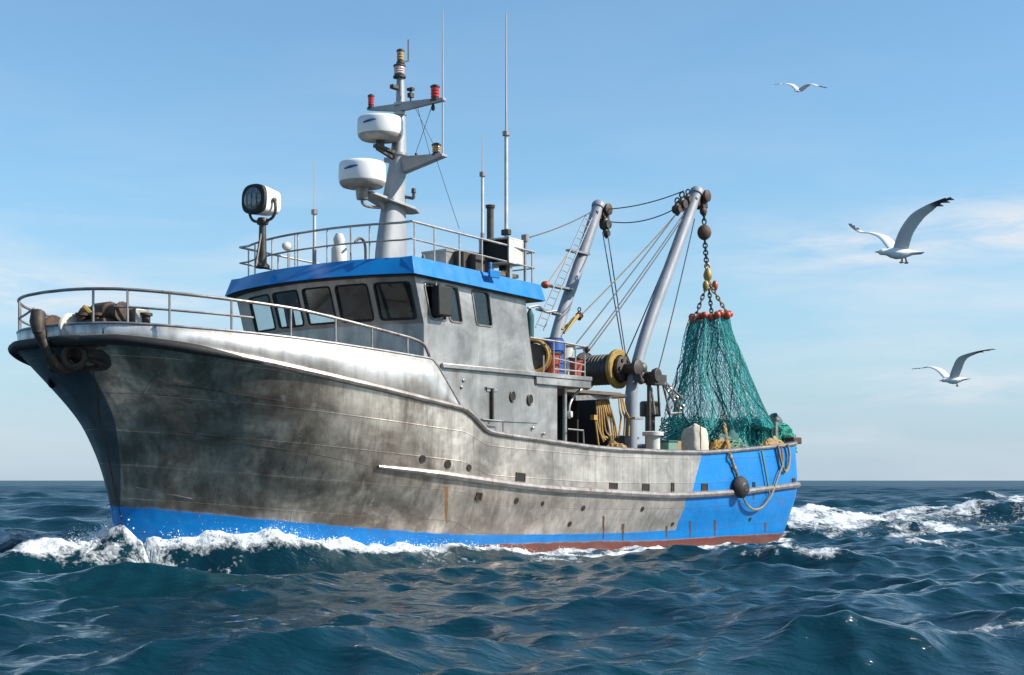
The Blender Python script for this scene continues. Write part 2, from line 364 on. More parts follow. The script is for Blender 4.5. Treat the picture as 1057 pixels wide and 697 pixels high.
def tag(o, label=None, cat=None, group=None, kind=None):
    for k, v in (('label', label), ('category', cat), ('group', group), ('kind', kind)):
        if v: o[k] = v
    return o
def empty(name, mtx):
    o = bpy.data.objects.new(name, None); COL.objects.link(o); o.matrix_world = mtx; o.empty_display_size = .3; return o
def on_boat(name, base):
    return empty(name, BOAT @ Matrix.Translation(Vector(base)))
def kid(mb, name, mat, root, base, **k):
    """part of a thing standing on the boat: vertices given in boat coordinates"""
    b = Vector(base); mb.v = [tuple(Vector(v) - b) for v in mb.v]
    return mb.build(name, mat, root, **k)
def sag(a, b, s=0., n=12):
    a, b = Vector(a), Vector(b)
    return [a.lerp(b, i / n) - Vector((0, 0, 4 * s * (i / n) * (1 - i / n))) for i in range(n + 1)]
def smooth_path(pts, n=6):
    pts = [Vector(p) for p in pts]; out = []
    for i in range(len(pts) - 1):
        p0 = pts[max(i - 1, 0)]; p1 = pts[i]; p2 = pts[i + 1]; p3 = pts[min(i + 2, len(pts) - 1)]
        for k in range(n):
            t = k / n
            out.append(.5 * ((2 * p1) + (p2 - p0) * t + (2 * p0 - 5 * p1 + 4 * p2 - p3) * t * t + (3 * p1 - p0 - 3 * p2 + p3) * t ** 3))
    out.append(pts[-1]); return out

# ------------------------------------------------------------------ hull lines
def halfb(X, Xe, B, Le, a, b, Bs=2.95, Xs=-3.):
    u = np.clip((Xe - np.asarray(X, float)) / Le, 0, 1)
    y = B * (1 - (1 - u) ** a) ** (1 / b)
    t = np.clip((Xs - X) / (10.8 + Xs), 0, 1)
    y = y - (B - Bs) * t ** 2
    q = np.clip((-10.15 - X) / .65, 0, 1)               # rounded quarter
    return y - .62 * (1 - np.sqrt(1 - q * q))
def tab(*p):
    xs = np.array([a for a, _ in p][::-1]); zs = np.array([b for _, b in p][::-1])
    return lambda X: np.interp(X, xs, zs)
ZB = tab((12.42, 4.2), (12, 4.2), (11.2, 4.09), (10.2, 3.93), (9, 3.75), (8, 3.61), (7, 3.48), (6, 3.35), (5, 3.23), (4.7, 3.19), (4.55, 3.14),
         (4.35, 3.03), (4.0, 2.79), (3.86, 2.735), (3.6, 2.70), (3, 2.65), (2, 2.59), (1, 2.52), (0, 2.46), (-1, 2.43), (-3, 2.41), (-4, 2.415), (-5, 2.43), (-6, 2.48), (-7, 2.54), (-8, 2.6), (-9, 2.66), (-10.8, 2.8))
ZC = tab((11.4, 2.75), (9.5, 2.35), (8, 2.1), (6.9, 1.97), (6, 1.89), (5, 1.79), (4, 1.69), (3, 1.6), (2, 1.53), (1, 1.48), (-1, 1.4), (-3, 1.33), (-4, 1.33), (-5, 1.35), (-7, 1.4), (-8, 1.46), (-9, 1.51), (-10.8, 1.6))
ZD = tab((10.95, 1.24), (10, 1.11), (9, 1.0), (8, .89), (7, .78), (6, .68), (5, .6), (4, .54), (2, .49), (0, .46), (-2, .43), (-10.8, .47))
ZE = tab((10.9, -.05), (8, .08), (6, .2), (5, .28), (3, .32), (0, .28), (-3, .2), (-10.8, .2))
LEV = [  # (stem X, stern X, plan, z)
    (9.6, -9.0, (9.6, .35, 9, 2, 1.1, .3), lambda X: -1.7 + 0 * X),
    (10.35, -9.9, (10.35, 2.55, 9, 2, 1.15, 2.2), lambda X: -.55 + 0 * X),
    (10.75, -10.35, (10.75, 2.92, 9, 2.1, 1.28, 2.78), ZE),
    (10.95, -10.45, (10.95, 3.0, 9, 2.2, 1.35, 2.85), ZD),
    (11.35, -10.8, (11.35, 3.3, 8.2, 2.5, 1.6, 3.02), ZC),
    (12.42, -10.8, (12.42, 3.3, 7.5, 2.8, 2.55, 2.95), ZB)]
LEV[2] = (10.75, -10.35, (10.75, 2.92, 9, 2.1, 1.28, 2.8), ZE)
NT = 260
ww = np.linspace(0, 1, NT); TT = .35 * ww ** 2.6 + .65 * ww
TT = np.unique(np.concatenate([TT, np.linspace(0, .03, 24), np.linspace(.962, 1, 20)]))
def level_curve(k):
    Xe, Xs, pl, zf = LEV[k]
    X = Xe - TT * (Xe - Xs)
    return np.stack([X, halfb(X, *pl), zf(X)], 1)
CUR = [level_curve(k) for k in range(6)]
# quarter rounding for the shorter low levels: pinch to match
def pinch(c, Xs):
    q = np.clip((Xs + .6 - c[:, 0]) / .6, 0, 1); c[:, 1] -= .5 * (1 - np.sqrt(1 - q * q)) * (Xs > -10.7); return c
for k in range(4): CUR[k] = pinch(CUR[k], LEV[k][1])
def pchip_levels(vals):
    """smooth interpolation through six levels, returns (rows, level coordinate)"""
    steps = [6, 5, 4, 10, 12]; out = []; lv = []
    K = [np.asarray(v) for v in vals]
    for i in range(5):
        for s_ in range(steps[i]):
            t = s_ / steps[i]
            p0 = K[max(i - 1, 0)]; p1 = K[i]; p2 = K[i + 1]; p3 = K[min(i + 2, 5)]
            z1, z2 = p1[:, 2:3], p2[:, 2:3]
            def tang(a, b_, c_):
                da = (b_[:, 2:3] - a[:, 2:3]); db = (c_[:, 2:3] - b_[:, 2:3])
                sa = (b_ - a) / np.where(np.abs(da) < 1e-6, 1, da); sb = (c_ - b_) / np.where(np.abs(db) < 1e-6, 1, db)
                return np.where(np.abs(da) < 1e-6, sb, np.where(np.abs(db) < 1e-6, sa, np.where(sa * sb > 0, 2 * sa * sb / np.where(np.abs(sa + sb) < 1e-9, 1, sa + sb), 0)))
            m1 = tang(p0, p1, p2); m2 = tang(p1, p2, p3); H = z2 - z1
            h00 = 2 * t ** 3 - 3 * t ** 2 + 1; h10 = t ** 3 - 2 * t ** 2 + t; h01 = -2 * t ** 3 + 3 * t ** 2; h11 = t ** 3 - t ** 2
            q = h00 * p1 + h10 * H * m1 + h01 * p2 + h11 * H * m2
            q[:, 2] = p1[:, 2] * (1 - t) + p2[:, 2] * t
            out.append(q); lv.append(i + t)
    out.append(K[5]); lv.append(5.0)
    return np.array(out), np.array(lv)
ROWS, LV = pchip_levels(CUR)          # (rows, t, 3) port side, y >= 0
def hull_pt(X, lev, side=1, out=0.):
    """point of the hull skin at station X and level coordinate"""
    i = int(np.searchsorted(LV, lev)); i = min(max(i, 1), len(LV) - 1)
    a = (lev - LV[i - 1]) / (LV[i] - LV[i - 1]); row = ROWS[i - 1] * (1 - a) + ROWS[i] * a
    xs = row[::-1, 0]; y = np.interp(X, xs, row[::-1, 1]); z = np.interp(X, xs, row[::-1, 2])
    return Vector((X, side * (y + out), z))
def hull_at(px, py, side=1, out=0.):
    """hull skin point lying in a given direction"""
    best = None; Y = 3.0
    for _ in range(30):
        p = P(px, py, Y)
        lo, hi = 0., 5.
        for _ in range(24):
            m_ = (lo + hi) / 2
            if hull_pt(p.x, m_).z < p.z: lo = m_
            else: hi = m_
        q = hull_pt(p.x, lo, 1, out); Y = .5 * Y + .5 * q.y; best = (q, lo)
    return best

# ================================================================== THE TRAWLER
boat = empty('fishing_trawler', BOAT)
tag(boat, 'bare steel fishing trawler with blue roof and blue stern ploughing through the waves', 'fishing boat')

nr, ntt = ROWS.shape[:2]
vs = []; fs = []; lvl = []; stn = []
for side in (1, -1):
    for i in range(nr):
        for j in range(ntt):
            x, y, z = ROWS[i, j]; vs.append((x, side * y, z)); lvl.append(LV[i])
            # diagonal edge of the blue stern paint
            edge = -4.75 + (.55 * (1 - (z - ZC(x)) / max(ZB(x) - ZC(x), .1)) if LV[i] > 4 else .85)
            stn.append(min(1, max(0, .5 + (edge - x) * .5)))
    o = 0 if side == 1 else nr * ntt
    for i in range(nr - 1):
        for j in range(ntt - 1):
            q = (o + i * ntt + j, o + i * ntt + j + 1, o + (i + 1) * ntt + j + 1, o + (i + 1) * ntt + j)
            fs.append(q if side == 1 else q[::-1])
n1 = nr * ntt
for i in range(nr - 1):                                           # transom and stem closing
    for j in (ntt - 1, 0):
        fs.append((i * ntt + j, n1 + i * ntt + j, n1 + (i + 1) * ntt + j, (i + 1) * ntt + j))
fs.append(tuple(range(ntt)) + tuple(range(n1 + ntt - 1, n1 - 1, -1)))
hm = MB(); hm.v = vs; hm.f = fs
me = bpy.data.meshes.new('hull'); me.from_pydata(vs, [], fs)
bm = bmesh.new(); bm.from_mesh(me)
la = bm.verts.layers.float.new('level'); sa = bm.verts.layers.float.new('stern'); bm.verts.ensure_lookup_table()
for v_, a_, b_ in zip(bm.verts, lvl, stn): v_[la] = a_; v_[sa] = b_
uvl = bm.loops.layers.uv.new('plates')
for f_ in bm.faces:
    for lp in f_.loops:
        c_ = lp.vert.co; lp[uvl].uv = (c_.x - .12 * c_.z, (c_.z - float(ZB(c_.x)) * .6 + 2.3))
bmesh.ops.remove_doubles(bm, verts=bm.verts, dist=1e-4)
bmesh.ops.recalc_face_normals(bm, faces=bm.faces); bm.to_mesh(me); bm.free()
hull = bpy.data.objects.new('hull', me); COL.objects.link(hull); hull.parent = boat
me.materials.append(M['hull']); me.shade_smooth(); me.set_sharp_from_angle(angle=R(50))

def edge_path(k, X0, X1, n, side=1, out=0., dz=0.):
    """points along level k from station X0 (forward) to X1"""
    Xs_ = np.linspace(X0, X1, n); return [hull_pt(x, k, side, out) + Vector((0, 0, dz)) for x in Xs_]
c5 = CUR[5]
def ring(k, Xmax_aft, out=0., dz=0., Xfore=99, close_stern=False):
    c = CUR[k]; sel = [p for p in c if Xmax_aft <= p[0] <= Xfore]
    def off(p, s_):
        return Vector((p[0] + (out if p[1] < .9 and p[0] > 8 else 0), s_ * (p[1] + out * (1 if p[1] > .05 else 0)), p[2] + dz))
    port = [off(p, 1) for p in sel[::-1]]; stb = [off(p, -1) for p in sel]
    return port + stb[1:]
# rail at the sheer (worn steel pipe) all round, black rubber bow fender
pts = ring(5, -10.9, .02, 0.0)
rad = [.055 + .02 * min(1, max(0, (p.x - 3) / 6)) for p in pts]
MB().tube(pts, rad, 8).build('sheer_rail', M['rail_dark'], hull)
pts = ring(5, 9.6, .05, -.03)
rr = [.095 * min(1, .25 + (p.x - 9.6) * .55) for p in pts]
MB().tube(pts, rr, 10).build('bow_fender', M['black'], hull)
MB().tube([Vector((-10.82, y, 2.8)) for y in np.linspace(-2.4, 2.4, 6)], .06, 8).build('stern_cap', M['rail_dark'], hull)
for side in (1, -1):
    pp = edge_path(4, 6.9, -10.75, 90, side, .03)
    MB().tube(pp, [.03 + .055 * min(1, i / 8) for i in range(len(pp))], 8).build('rub_rail', M['rail_dark'], hull)
MB().tube([Vector((-10.84, y, 1.6)) for y in np.linspace(-2.5, 2.5, 6)], .07, 8).build('stern_rub_rail', M['rail_dark'], hull)
# stem weld bead and long welded seams standing proud of the plating
bead = [hull_at(px, py)[0] + Vector((0, .004, 0)) for px, py in ((94, 378), (98, 400), (104, 432), (110, 462), (116, 495), (122, 522), (127, 545))]
MB().tube(smooth_path(bead, 5), .012, 5).build('weld_seam', M['rust'], hull)
for pxs in (((112, 392), (180, 398), (252, 408), (330, 421), (400, 432)), ((118, 437), (190, 447), (262, 459), (330, 470), (380, 481)), ((110, 521), (186, 527))):
    MB().tube(smooth_path([hull_at(a, b_)[0] for a, b_ in pxs], 6), .006, 4).build('weld_seam', M['rust'], hull)
MB().tube(smooth_path([hull_at(a, b_)[0] for a, b_ in ((140, 503), (165, 508), (198, 515))], 4), .014, 5).build('draught_mark', M['rail_dark'], hull)

# hull openings: scuppers (framed dark boxes) and round outlets
def hull_frame(px, py):
    q, lev = hull_at(px, py); a = hull_pt(q.x + .1, lev); b_ = hull_pt(q.x, lev + .12)
    u = (a - q).normalized(); v = (b_ - q); v = (v - u * v.dot(u)).normalized(); nrm = u.cross(v)
    if nrm.y < 0: nrm = -nrm
    return q, Matrix((u, nrm, v)).transposed()
for px, py, wd, hg in ((537, 493, .27, .16), (633, 502.6, .27, .15), (666.5, 503.5, .24, .15), (727, 503, .25, .15), (494, 512.6, .12, .13), (778, 501, .09, .14), (694, 503, .07, .18), (819, 497, .15, .14)):
    q, rot = hull_frame(px, py)
    o_ = MB().box(q, (wd, .03, hg), rot).build('scupper', M['dark_in'], hull)
    fr = MB()
    for sx in (-1, 1): fr.box(q + rot @ Vector((sx * (wd / 2 + .012), 0, 0)), (.024, .05, hg + .048), rot)
    for sz in (-1, 1): fr.box(q + rot @ Vector((0, 0, sz * (hg / 2 + .012))), (wd, .05, .024), rot)
    fr.build('scupper_frame', M['rust'], hull)
for px, py, r_ in ((436, 474, .07), (462, 479.5, .08), (484, 483, .06), (533, 517, .055), (602, 524.6, .05), (663, 525.6, .05), (588, 541, .05), (694, 541, .045), (774, 536, .05), (560, 520, .04), (41, 405, .09)):
    if px < 60: q = hull_pt(11.75, 4.55, -1); rot = Matrix.Rotation(0, 3, 'Z')
    else: q, rot = hull_frame(px, py)
    ax = rot @ Vector((0, 1, 0)) if px > 60 else Vector((.3, -1, 0))
    MB().lathe([(r_, -.02), (r_, .012)], q, ax, 14).build('outlet', M['dark_in'], hull)
    MB().torus(q, r_ + .01, .014, ax, 16, 5).build('outlet_ring', M['rust'], hull)
# rust runs below some outlets: thin vertical stains with a shape of their own (raised scale)
def stain(px, py0, py1, wpx, mat=M['rust']):
    rows = []
    for i in range(9):
        py = py0 + (py1 - py0) * i / 8; ww_ = wpx * (1 - .55 * i / 8) * (.8 + .4 * random.random())
        rows.append([hull_at(px + dx * ww_ + .15 * math.sin(i * 1.7), py, out=.004)[0] for dx in (-.5, 0, .5)])
    return MB().grid(rows)
M['stain'] = simple('rust_stain', (.30, .15, .04), (.22, .11, .04), .8, 0, 9)
M['stain_dark'] = simple('dark_stain', (.07, .045, .03), (.11, .06, .035), .8, 0, 9)
stain(461, 502, 540, 4).build('rust_run', M['stain'], hull)
for px, a_, b_, wd_ in ((623, 533, 556, 2.5), (643, 541, 558, 3), (688, 543, 555, 2.2), (712.5, 538, 555, 2), (738, 537, 553, 2.5), (778, 505, 516, 1.8), (790, 540, 549, 2.5)):
    stain(px, a_, b_, wd_).build('rust_run', M['stain_dark'], hull)

# decks
def deck(X0, X1, zfun, k, name, inset=.03):
    xs = np.linspace(X0, X1, 40); rows = []
    for x in xs:
        y = max(hull_pt(x, k).y - inset, .02); rows.append([Vector((x, -y, zfun(x))), Vector((x, 0, zfun(x) + .04)), Vector((x, y, zfun(x)))])
    return MB().grid(rows).build(name, M['gauze'], boat, smooth=False)
deck(12.15, 5.0, lambda x: float(ZB(x)) - .08, 5, 'foredeck', .06)
deck(5.0, -10.7, lambda x: min(2.1, float(ZB(x)) - .25), 4.6, 'main_deck', .06)
MB().box((4.97, 0, 2.6), (.05, 6.2, 1.15)).build('foredeck_bulkhead', M['steel'], boat)

# foredeck bulwark
ZA = tab((12.4, 4.47), (12.0, 4.46), (11, 4.40), (10, 4.36), (9, 4.32), (8, 4.27), (7, 4.22), (6, 4.17), (5.62, 4.15), (5.45, 4.02), (4.72, 3.22), (4.6, 3.15))
xs = [p[0] for p in c5 if p[0] > 4.62]
rows_t = []; rows_b = []; rows_m = []
seq = [p for p in c5 if p[0] > 4.62][::-1]; full = [(p[0], p[1], p[2]) for p in seq] + [(p[0], -p[1], p[2]) for p in seq[::-1][1:]]
for x, y, z in full:
    s_ = .98; zt = float(ZA(x)); xi = x - .03 - (.05 if x > 11.5 else 0); yi = y * .985
    rows_b.append(Vector((xi, yi, z - .05))); rows_t.append(Vector((xi + .02, yi * 1.005, max(zt, z)))); rows_m.append(rows_b[-1].lerp(rows_t[-1], .5))
bul = MB().grid([rows_b, rows_m, rows_t]).build('bulwark', M['bulwark'], boat, solid=.03)
MB().tube([p + Vector((0, 0, .01)) for p in rows_t], .028, 6).build('cap_rail', M['rail'], bul)
# vertical stiffener joints of the bulwark
for px in (218, 286):
    a_ = P(px, 344 + (px - 218) * .08, 2.6)

# ---- railing helper
def railing(parent, name, top, mids, posts, r=.024, rp=.02, mat='rail'):
    root = None; m_ = MB().tube(top, r, 8); root = m_.build(name, M[mat], parent)
    for md in mids: MB().tube(md, r * .75, 6).build('mid_rail', M[mat], root)
    for a_, b_ in posts: MB().tube([a_, b_], rp, 6).build('rail_post', M[mat], root)
    return root
# foredeck railing follows the bulwark round the bow
def bul_top(x, side, inset=.05):
    y = max(float(np.interp(x, c5[::-1, 0], c5[::-1, 1])) * .985 - inset, .0); return Vector((x - .04, side * y, float(ZA(x))))
RH = tab((12.42, .62), (11, .60), (9, .56), (7, .42), (6.1, .36), (5.8, .30), (5.62, .04))
xsr = [5.62, 5.68, 5.78, 5.95] + list(np.arange(6.2, 11.6, .3)) + [11.6, 11.8, 12.0, 12.15, 12.25, 12.33, 12.38]
top = [bul_top(x, 1) + Vector((0, 0, float(RH(x)))) for x in xsr]
top = top + [Vector((12.39, 0, float(ZA(12.39)) + .62))] + [Vector((p.x, -p.y, p.z)) for p in top[::-1]]
xsm = list(np.arange(9.9, 11.6, .3)) + [11.6, 11.8, 12.0]
def midr(h_):
    a_ = [bul_top(x, 1) + Vector((0, 0, h_)) for x in xsm]; return a_
posts = []
for x in (6.28, 7.25, 8.15, 9.15, 10.3, 11.3, 11.85, 12.2):
    for side in (1, -1): posts.append((bul_top(x, side) - Vector((0, 0, .02)), bul_top(x, side) + Vector((0, 0, float(RH(x))))))
m1 = midr(.30); m2 = [Vector((p.x, -p.y, p.z)) for p in m1] + [Vector((12.2, -.9, float(ZA(12.2)) + .3)), Vector((12.36, -.35, float(ZA(12.36)) + .36))]
railing(boat, 'foredeck_railing', top, [m1, m2], posts, .03, .024, 'rail_dark')

# ---- wheelhouse shell with real window openings
WHX = 5.29; HW = 2.75; ARC = .62
def wh_pt(u, z):
    """u 0..1 port side aft->fore, 1..2 front port->starboard, 2..3 starboard fore->aft"""
    lean = max(0., z - 4.94) * .30
    aft = np.interp(z, [4.0, 4.3, 5.03, 5.8, 6.0], [1.50, 1.68, 1.84, 1.96, 1.97])
    xf = WHX + lean
    if u <= 1: return Vector((aft + (xf - aft) * u, HW, z))
    if u >= 2: return Vector((xf + (aft - xf) * (u - 2), -HW, z))
    yy = HW * (1 - 2 * (u - 1)); return Vector((xf + ARC * (1 - (yy / HW) ** 2), yy, z))
ZT, ZS, ZH = 5.78, 5.04, 5.90
us = [0]; opens = {}
def u_of(px, z):
    lo, hi = 0., 1.
    for _ in range(30):
        m_ = (lo + hi) / 2; p = wh_pt(m_, z); X_, Y_ = p.x, p.y
        xx = CX + F_PX * (OX - SN * X_ + CS * Y_) / (OY - CS * X_ - SN * Y_)
        if xx > px: lo = m_
        else: hi = m_
    return lo
pw = [(u_of(506, 5.3), u_of(489, 5.3)), (u_of(474, 5.4), u_of(460.5, 5.4)), (u_of(457, 5.4), u_of(440, 5.4))]
fw = []
for c_, h_ in ((2.27, .38), (1.36, .385), (.45, .39), (-.52, .43), (-1.56, .46)): fw.append((1 + (1 - (c_ + h_) / HW) / 2, 1 + (1 - (c_ - h_) / HW) / 2))
sw = [(2.04, 2.40), (2.46, 2.94)]
allw = [(a_, b_, .0) for a_, b_ in pw] + [(a_, b_, 0) for a_, b_ in fw] + [(a_, b_, 0) for a_, b_ in sw]
ub = sorted(set([0, .2, .45, 1, 2, 2.5, 3] + [x for a_, b_, _ in allw for x in (a_, b_)]))
ub = [u for i, u in enumerate(ub) if i == 0 or u - ub[i - 1] > 1e-4]
ztop = lambda u: 6.0
zb = [4.0, 4.3, 4.94, ZS, ZT, ZH, 6.0]
zlow = 3.0
zb = [zlow] + zb
wm = MB(); grid = {}
def gv(i, j):
    if (i, j) not in grid: grid[(i, j)] = len(wm.v); wm.v.append(tuple(wh_pt(ub[i], zb[j])))
    return grid[(i, j)]
def is_open(u0, u1):
    c_ = (u0 + u1) / 2; return any(a_ < c_ < b_ for a_, b_, _ in allw)
for i in range(len(ub) - 1):
    for j in range(len(zb) - 1):
        if ub[i + 1] <= 1.0 and zb[j + 1] <= 4.0 + 1e-6 and ub[i + 1] < .99 and False: continue
        if zb[j] == ZS and is_open(ub[i], ub[i + 1]): continue
        if zb[j] == ZT and ub[i] > 2.01 and is_open(ub[i], ub[i + 1]): continue
        wm.f.append((gv(i, j), gv(i + 1, j), gv(i + 1, j + 1), gv(i, j + 1)))
for j in range(len(zb) - 1):                                        # aft wall
    a_, b_ = gv(0, j), gv(len(ub) - 1, j); c_, d_ = gv(len(ub) - 1, j + 1), gv(0, j + 1); wm.f.append((a_, d_, c_, b_))
wh = wm.build('wheelhouse', M['steel'], boat, smooth=False, solid=.06)
def window(u0, u1, name='window'):
    zt_ = ZH if u0 > 2 else ZT; c = [wh_pt(u0, ZS), wh_pt(u1, ZS), wh_pt(u1, zt_), wh_pt(u0, zt_)]
    g_ = MB().add([p for p in c], [(0, 1, 2, 3)]).build(name, M['glass'], wh, smooth=False, solid=.012)
    nrm = (c[1] - c[0]).cross(c[3] - c[0]).normalized()
    if nrm.dot(Vector((1, 0, 0)) if 1 < u0 < 2 else Vector((0, c[0].y, 0))) < 0: nrm = -nrm
    cc = sum(c, Vector()) / 4; ins = [cc + (p - cc) * .99 + nrm * .033 for p in c]
    # rounded gasket
    path = []
    for i in range(4):
        p = ins[i]; a_ = ins[i - 1]; b_ = ins[(i + 1) % 4]
        path += [p + (a_ - p).normalized() * .07, p + (a_ - p).normalized() * .02 + (b_ - p).normalized() * .02, p + (b_ - p).normalized() * .07]
    MB().tube(path, .022, 6, closed=True).build('gasket', M['black'] if 1 < u0 < 2 else M['rail_dark'], g_)
    return g_
for a_, b_ in pw + fw + sw: window(a_, b_)
# inside: floor, dark back wall, console, wheel, chair
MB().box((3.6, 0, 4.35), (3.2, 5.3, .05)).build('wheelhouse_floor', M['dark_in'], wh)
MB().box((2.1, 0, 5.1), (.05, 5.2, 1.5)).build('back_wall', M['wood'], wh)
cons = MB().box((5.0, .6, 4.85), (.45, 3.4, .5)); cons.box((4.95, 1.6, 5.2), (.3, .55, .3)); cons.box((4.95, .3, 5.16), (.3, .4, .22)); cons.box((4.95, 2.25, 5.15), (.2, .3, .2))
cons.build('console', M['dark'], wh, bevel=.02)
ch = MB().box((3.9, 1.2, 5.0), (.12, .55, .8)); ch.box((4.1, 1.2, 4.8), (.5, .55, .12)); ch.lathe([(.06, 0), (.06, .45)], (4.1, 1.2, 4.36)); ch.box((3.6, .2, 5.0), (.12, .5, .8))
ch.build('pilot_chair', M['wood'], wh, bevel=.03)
MB().lathe([(.08, 0), (.10, .1), (.07, .16), (.09, .26), (.05, .36)], (4.75, 2.1, 5.08), n=12).build('cabin_lamp', M['yellow'], wh)

# ---- blue roof with fascia
def roof_outline(z, grow, arc, n=18):
    aft = 1.42 - grow * .0; xf = 5.78
    pts_ = [Vector((aft, 2.95, z)), Vector((3.6, 2.95, z))]
    for i in range(n + 1):
        yy = 2.95 * (1 - 2 * i / n); pts_.append(Vector((xf + arc * (1 - abs(yy / 2.95) ** 2.2) + grow * (1 - abs(yy / 2.95)) ** .5, yy, z)))
    pts_ += [Vector((3.6, -2.95, z)), Vector((aft, -2.95, z))]
    def tilt(p): q = p.copy(); q.z = z + (p.x - 5.78) * .034 * (1 if p.x < 5.78 else .2); return q
    return [tilt(p) for p in pts_]
lo = roof_outline(5.90, .10, .62); hi = roof_outline(6.28, -.06, .62)
hi = [Vector((p.x - (.20 if p.x > 5 else 0) + (.12 if p.x > 5 and abs(p.y) > 2.9 else 0), p.y * (1 - .14 / 2.95), p.z)) for p in hi]
rf = MB(); n_ = len(lo); rf.v = [tuple(p) for p in lo + hi]
rf.f = [(i, (i + 1) % n_, n_ + (i + 1) % n_, n_ + i) for i in range(n_)] + [tuple(range(n_ - 1, -1, -1))]
ctr = len(rf.v); rf.v.append((3.5, 0, 6.34))
rf.v.pop()
roof = rf.build('roof', M['roof_blue'], boat, bevel=.012)
rd = MB(); rd.v = [tuple(p) for p in hi] + [(3.5, 0, 6.30)]; rd.f = [(i, (i + 1) % n_, n_) for i in range(n_)]
rd.build('roof_deck', M['gauze'], roof, smooth=False)
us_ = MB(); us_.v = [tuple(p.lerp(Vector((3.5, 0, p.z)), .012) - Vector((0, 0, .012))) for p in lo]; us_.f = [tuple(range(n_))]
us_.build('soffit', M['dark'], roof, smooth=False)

# roof railing
def rp_(p, inset=.14, dz=0.): 
    return Vector((p.x - (inset if p.x > 5.5 else 0), p.y * (1 - inset / 2.95), p.z + dz))
front = [rp_(p) for p in hi[2:-2]]
aftp = [Vector((x, 2.68, 6.28 + (x - 5.78) * .034)) for x in (1.5, 2.3, 3.1, 3.9, 4.8)]
path = aftp + front + [Vector((p.x, -p.y, p.z)) for p in aftp[::-1]]
topr = [p + Vector((0, 0, .74)) for p in path]; midr_ = [p + Vector((0, 0, .38)) for p in path]
def post_at(px, side=1):
    best = min(path if side == 1 else path, key=lambda q: abs(CX + F_PX * (OX - SN * q.x + CS * q.y) / (OY - CS * q.x - SN * q.y) - px) + (0 if q.y > -2.2 else 50))
    return best
posts = []
dense = []
for i in range(len(path) - 1):
    for k in range(10): dense.append(path[i].lerp(path[i + 1], k / 10))
for px in (542, 549, 497, 473, 448, 427, 381, 338, 307, 281, 262):
    q = min([d for d in dense if d.y > -2.0], key=lambda q: abs(CX + F_PX * (OX - SN * q.x + CS * q.y) / (OY - CS * q.x - SN * q.y) - px))
    posts.append((q - Vector((0, 0, .02)), q + Vector((0, 0, .74))))
for x in (1.6, 3.0, 4.4, 5.3): posts.append((Vector((x, -2.68, 6.1)), Vector((x, -2.68, 6.28 + (x - 5.78) * .034 + .74))))
railing(roof, 'roof_railing', topr, [midr_], posts, .026, .02)
# aft crossing rail of the roof
railing(roof, 'roof_railing', [Vector((1.5, y, 6.13 + .74)) for y in (-2.68, 0, 2.68)], [[Vector((1.5, y, 6.13 + .38)) for y in (-2.68, 0, 2.68)]], [(Vector((1.5, y, 6.1)), Vector((1.5, y, 6.87))) for y in (-1.2, .6)], .022, .02)

# ---- lower deckhouse, boat deck
HY = 2.78
dh = MB().box((2.75, 0, 3.02), (4.06, 2 * HY - .06, 2.0))
house = dh.build('deckhouse', M['steel'], boat, bevel=.02)
led = MB(); led.box((2.15, 0, 4.10), (5.30, 2 * HY + .16, .10)); led.build('ledge', M['steel'], house, bevel=.012)
bd = MB(); bd.box((.55, 0, 3.985), (2.10, 2 * HY + .10, .22)); bdk = bd.build('boat_deck', M['steel'], boat, bevel=.015)
for px, py in ((529, 409.4), (547, 412.8)):
    q = P(px, py, HY + .01); q.y = HY + .008
    e_ = MB(); e_.lathe([(.001, 0), (.08, 0), (.08, .014)], (0, 0, 0), (0, 1, 0), 20)
    e_.v = [(v[0], v[1], v[2] * 1.35) for v in e_.v]; e_.v = [tuple(Vector(v) + q) for v in e_.v]
    ph = e_.build('porthole', M['dark_in'], house)
    t_ = MB().torus((0, 0, 0), .086, .014, (0, 1, 0), 22, 6); t_.v = [(v[0], v[1], v[2] * 1.33) for v in t_.v]; t_.v = [tuple(Vector(v) + q + Vector((0, .012, 0))) for v in t_.v]
    t_.build('porthole_rim', M['dark'], ph)
# door bar, small step rail, fittings on the house side
a_, b_ = P(507.6, 401, HY + .02), P(507.6, 434, HY + .02)
MB().bar(a_, b_, .10, .05).build('door_bar', M['dark'], house, bevel=.006)
MB().bar(P(502, 402.5, HY), P(513, 402.5, HY), .05, .07).build('hinge', M['rail'], house)
MB().bar(P(502, 400, HY + .03), P(511, 400.5, HY + .03), .05, .03).build('hinge', M['rail'], house)
q1, q2, q3, q4 = (P(a, b, HY + .12) for a, b in ((498.5, 433), (519, 435), (519.5, 447), (512, 434)))
st_ = MB().tube([q1, q2, q3], .017, 6); st_.tube([q1, q1 + Vector((0, -.12, 0))], .017, 6); st_.build('step_rail', M['rail'], house)
for px, py in ((476, 400), (478, 393), (550, 442), (561, 448)):
    q = P(px, py, HY - .005); MB().lathe([(.03, 0), (.035, .03), (.015, .04)], q, (0, 1, 0), 10).build('fitting', M['rail_dark'], house)
# vertical corner posts at the aft end of the house
MB().tube([P(583, 401, 2.6), P(583, 459, 2.6)], .05, 10).build('deck_pillar', M['rail'], boat)
MB().tube([P(583, 401, -2.6), P(583, 401, -2.6) - Vector((0, 0, 1.6))], .05, 10).build('deck_pillar', M['rail'], boat)
br_ = MB().tube(smooth_path([P(587, 432, 2.5), P(588, 418, 2.5), P(593, 408, 2.5), P(600, 402, 2.5)], 5), .035, 8); br_.build('deck_bracket', M['rail'], boat)
MB().box(P(588, 428, 2.65), (.1, .14, .16)).build('deck_lamp', M['pale'], boat, bevel=.03)
fr_ = MB().tube([P(586, 443, 2.75), P(602, 444.5, 2.75), P(602.5, 458, 2.75)], .022, 6); fr_.build('gate_frame', M['rail'], boat)

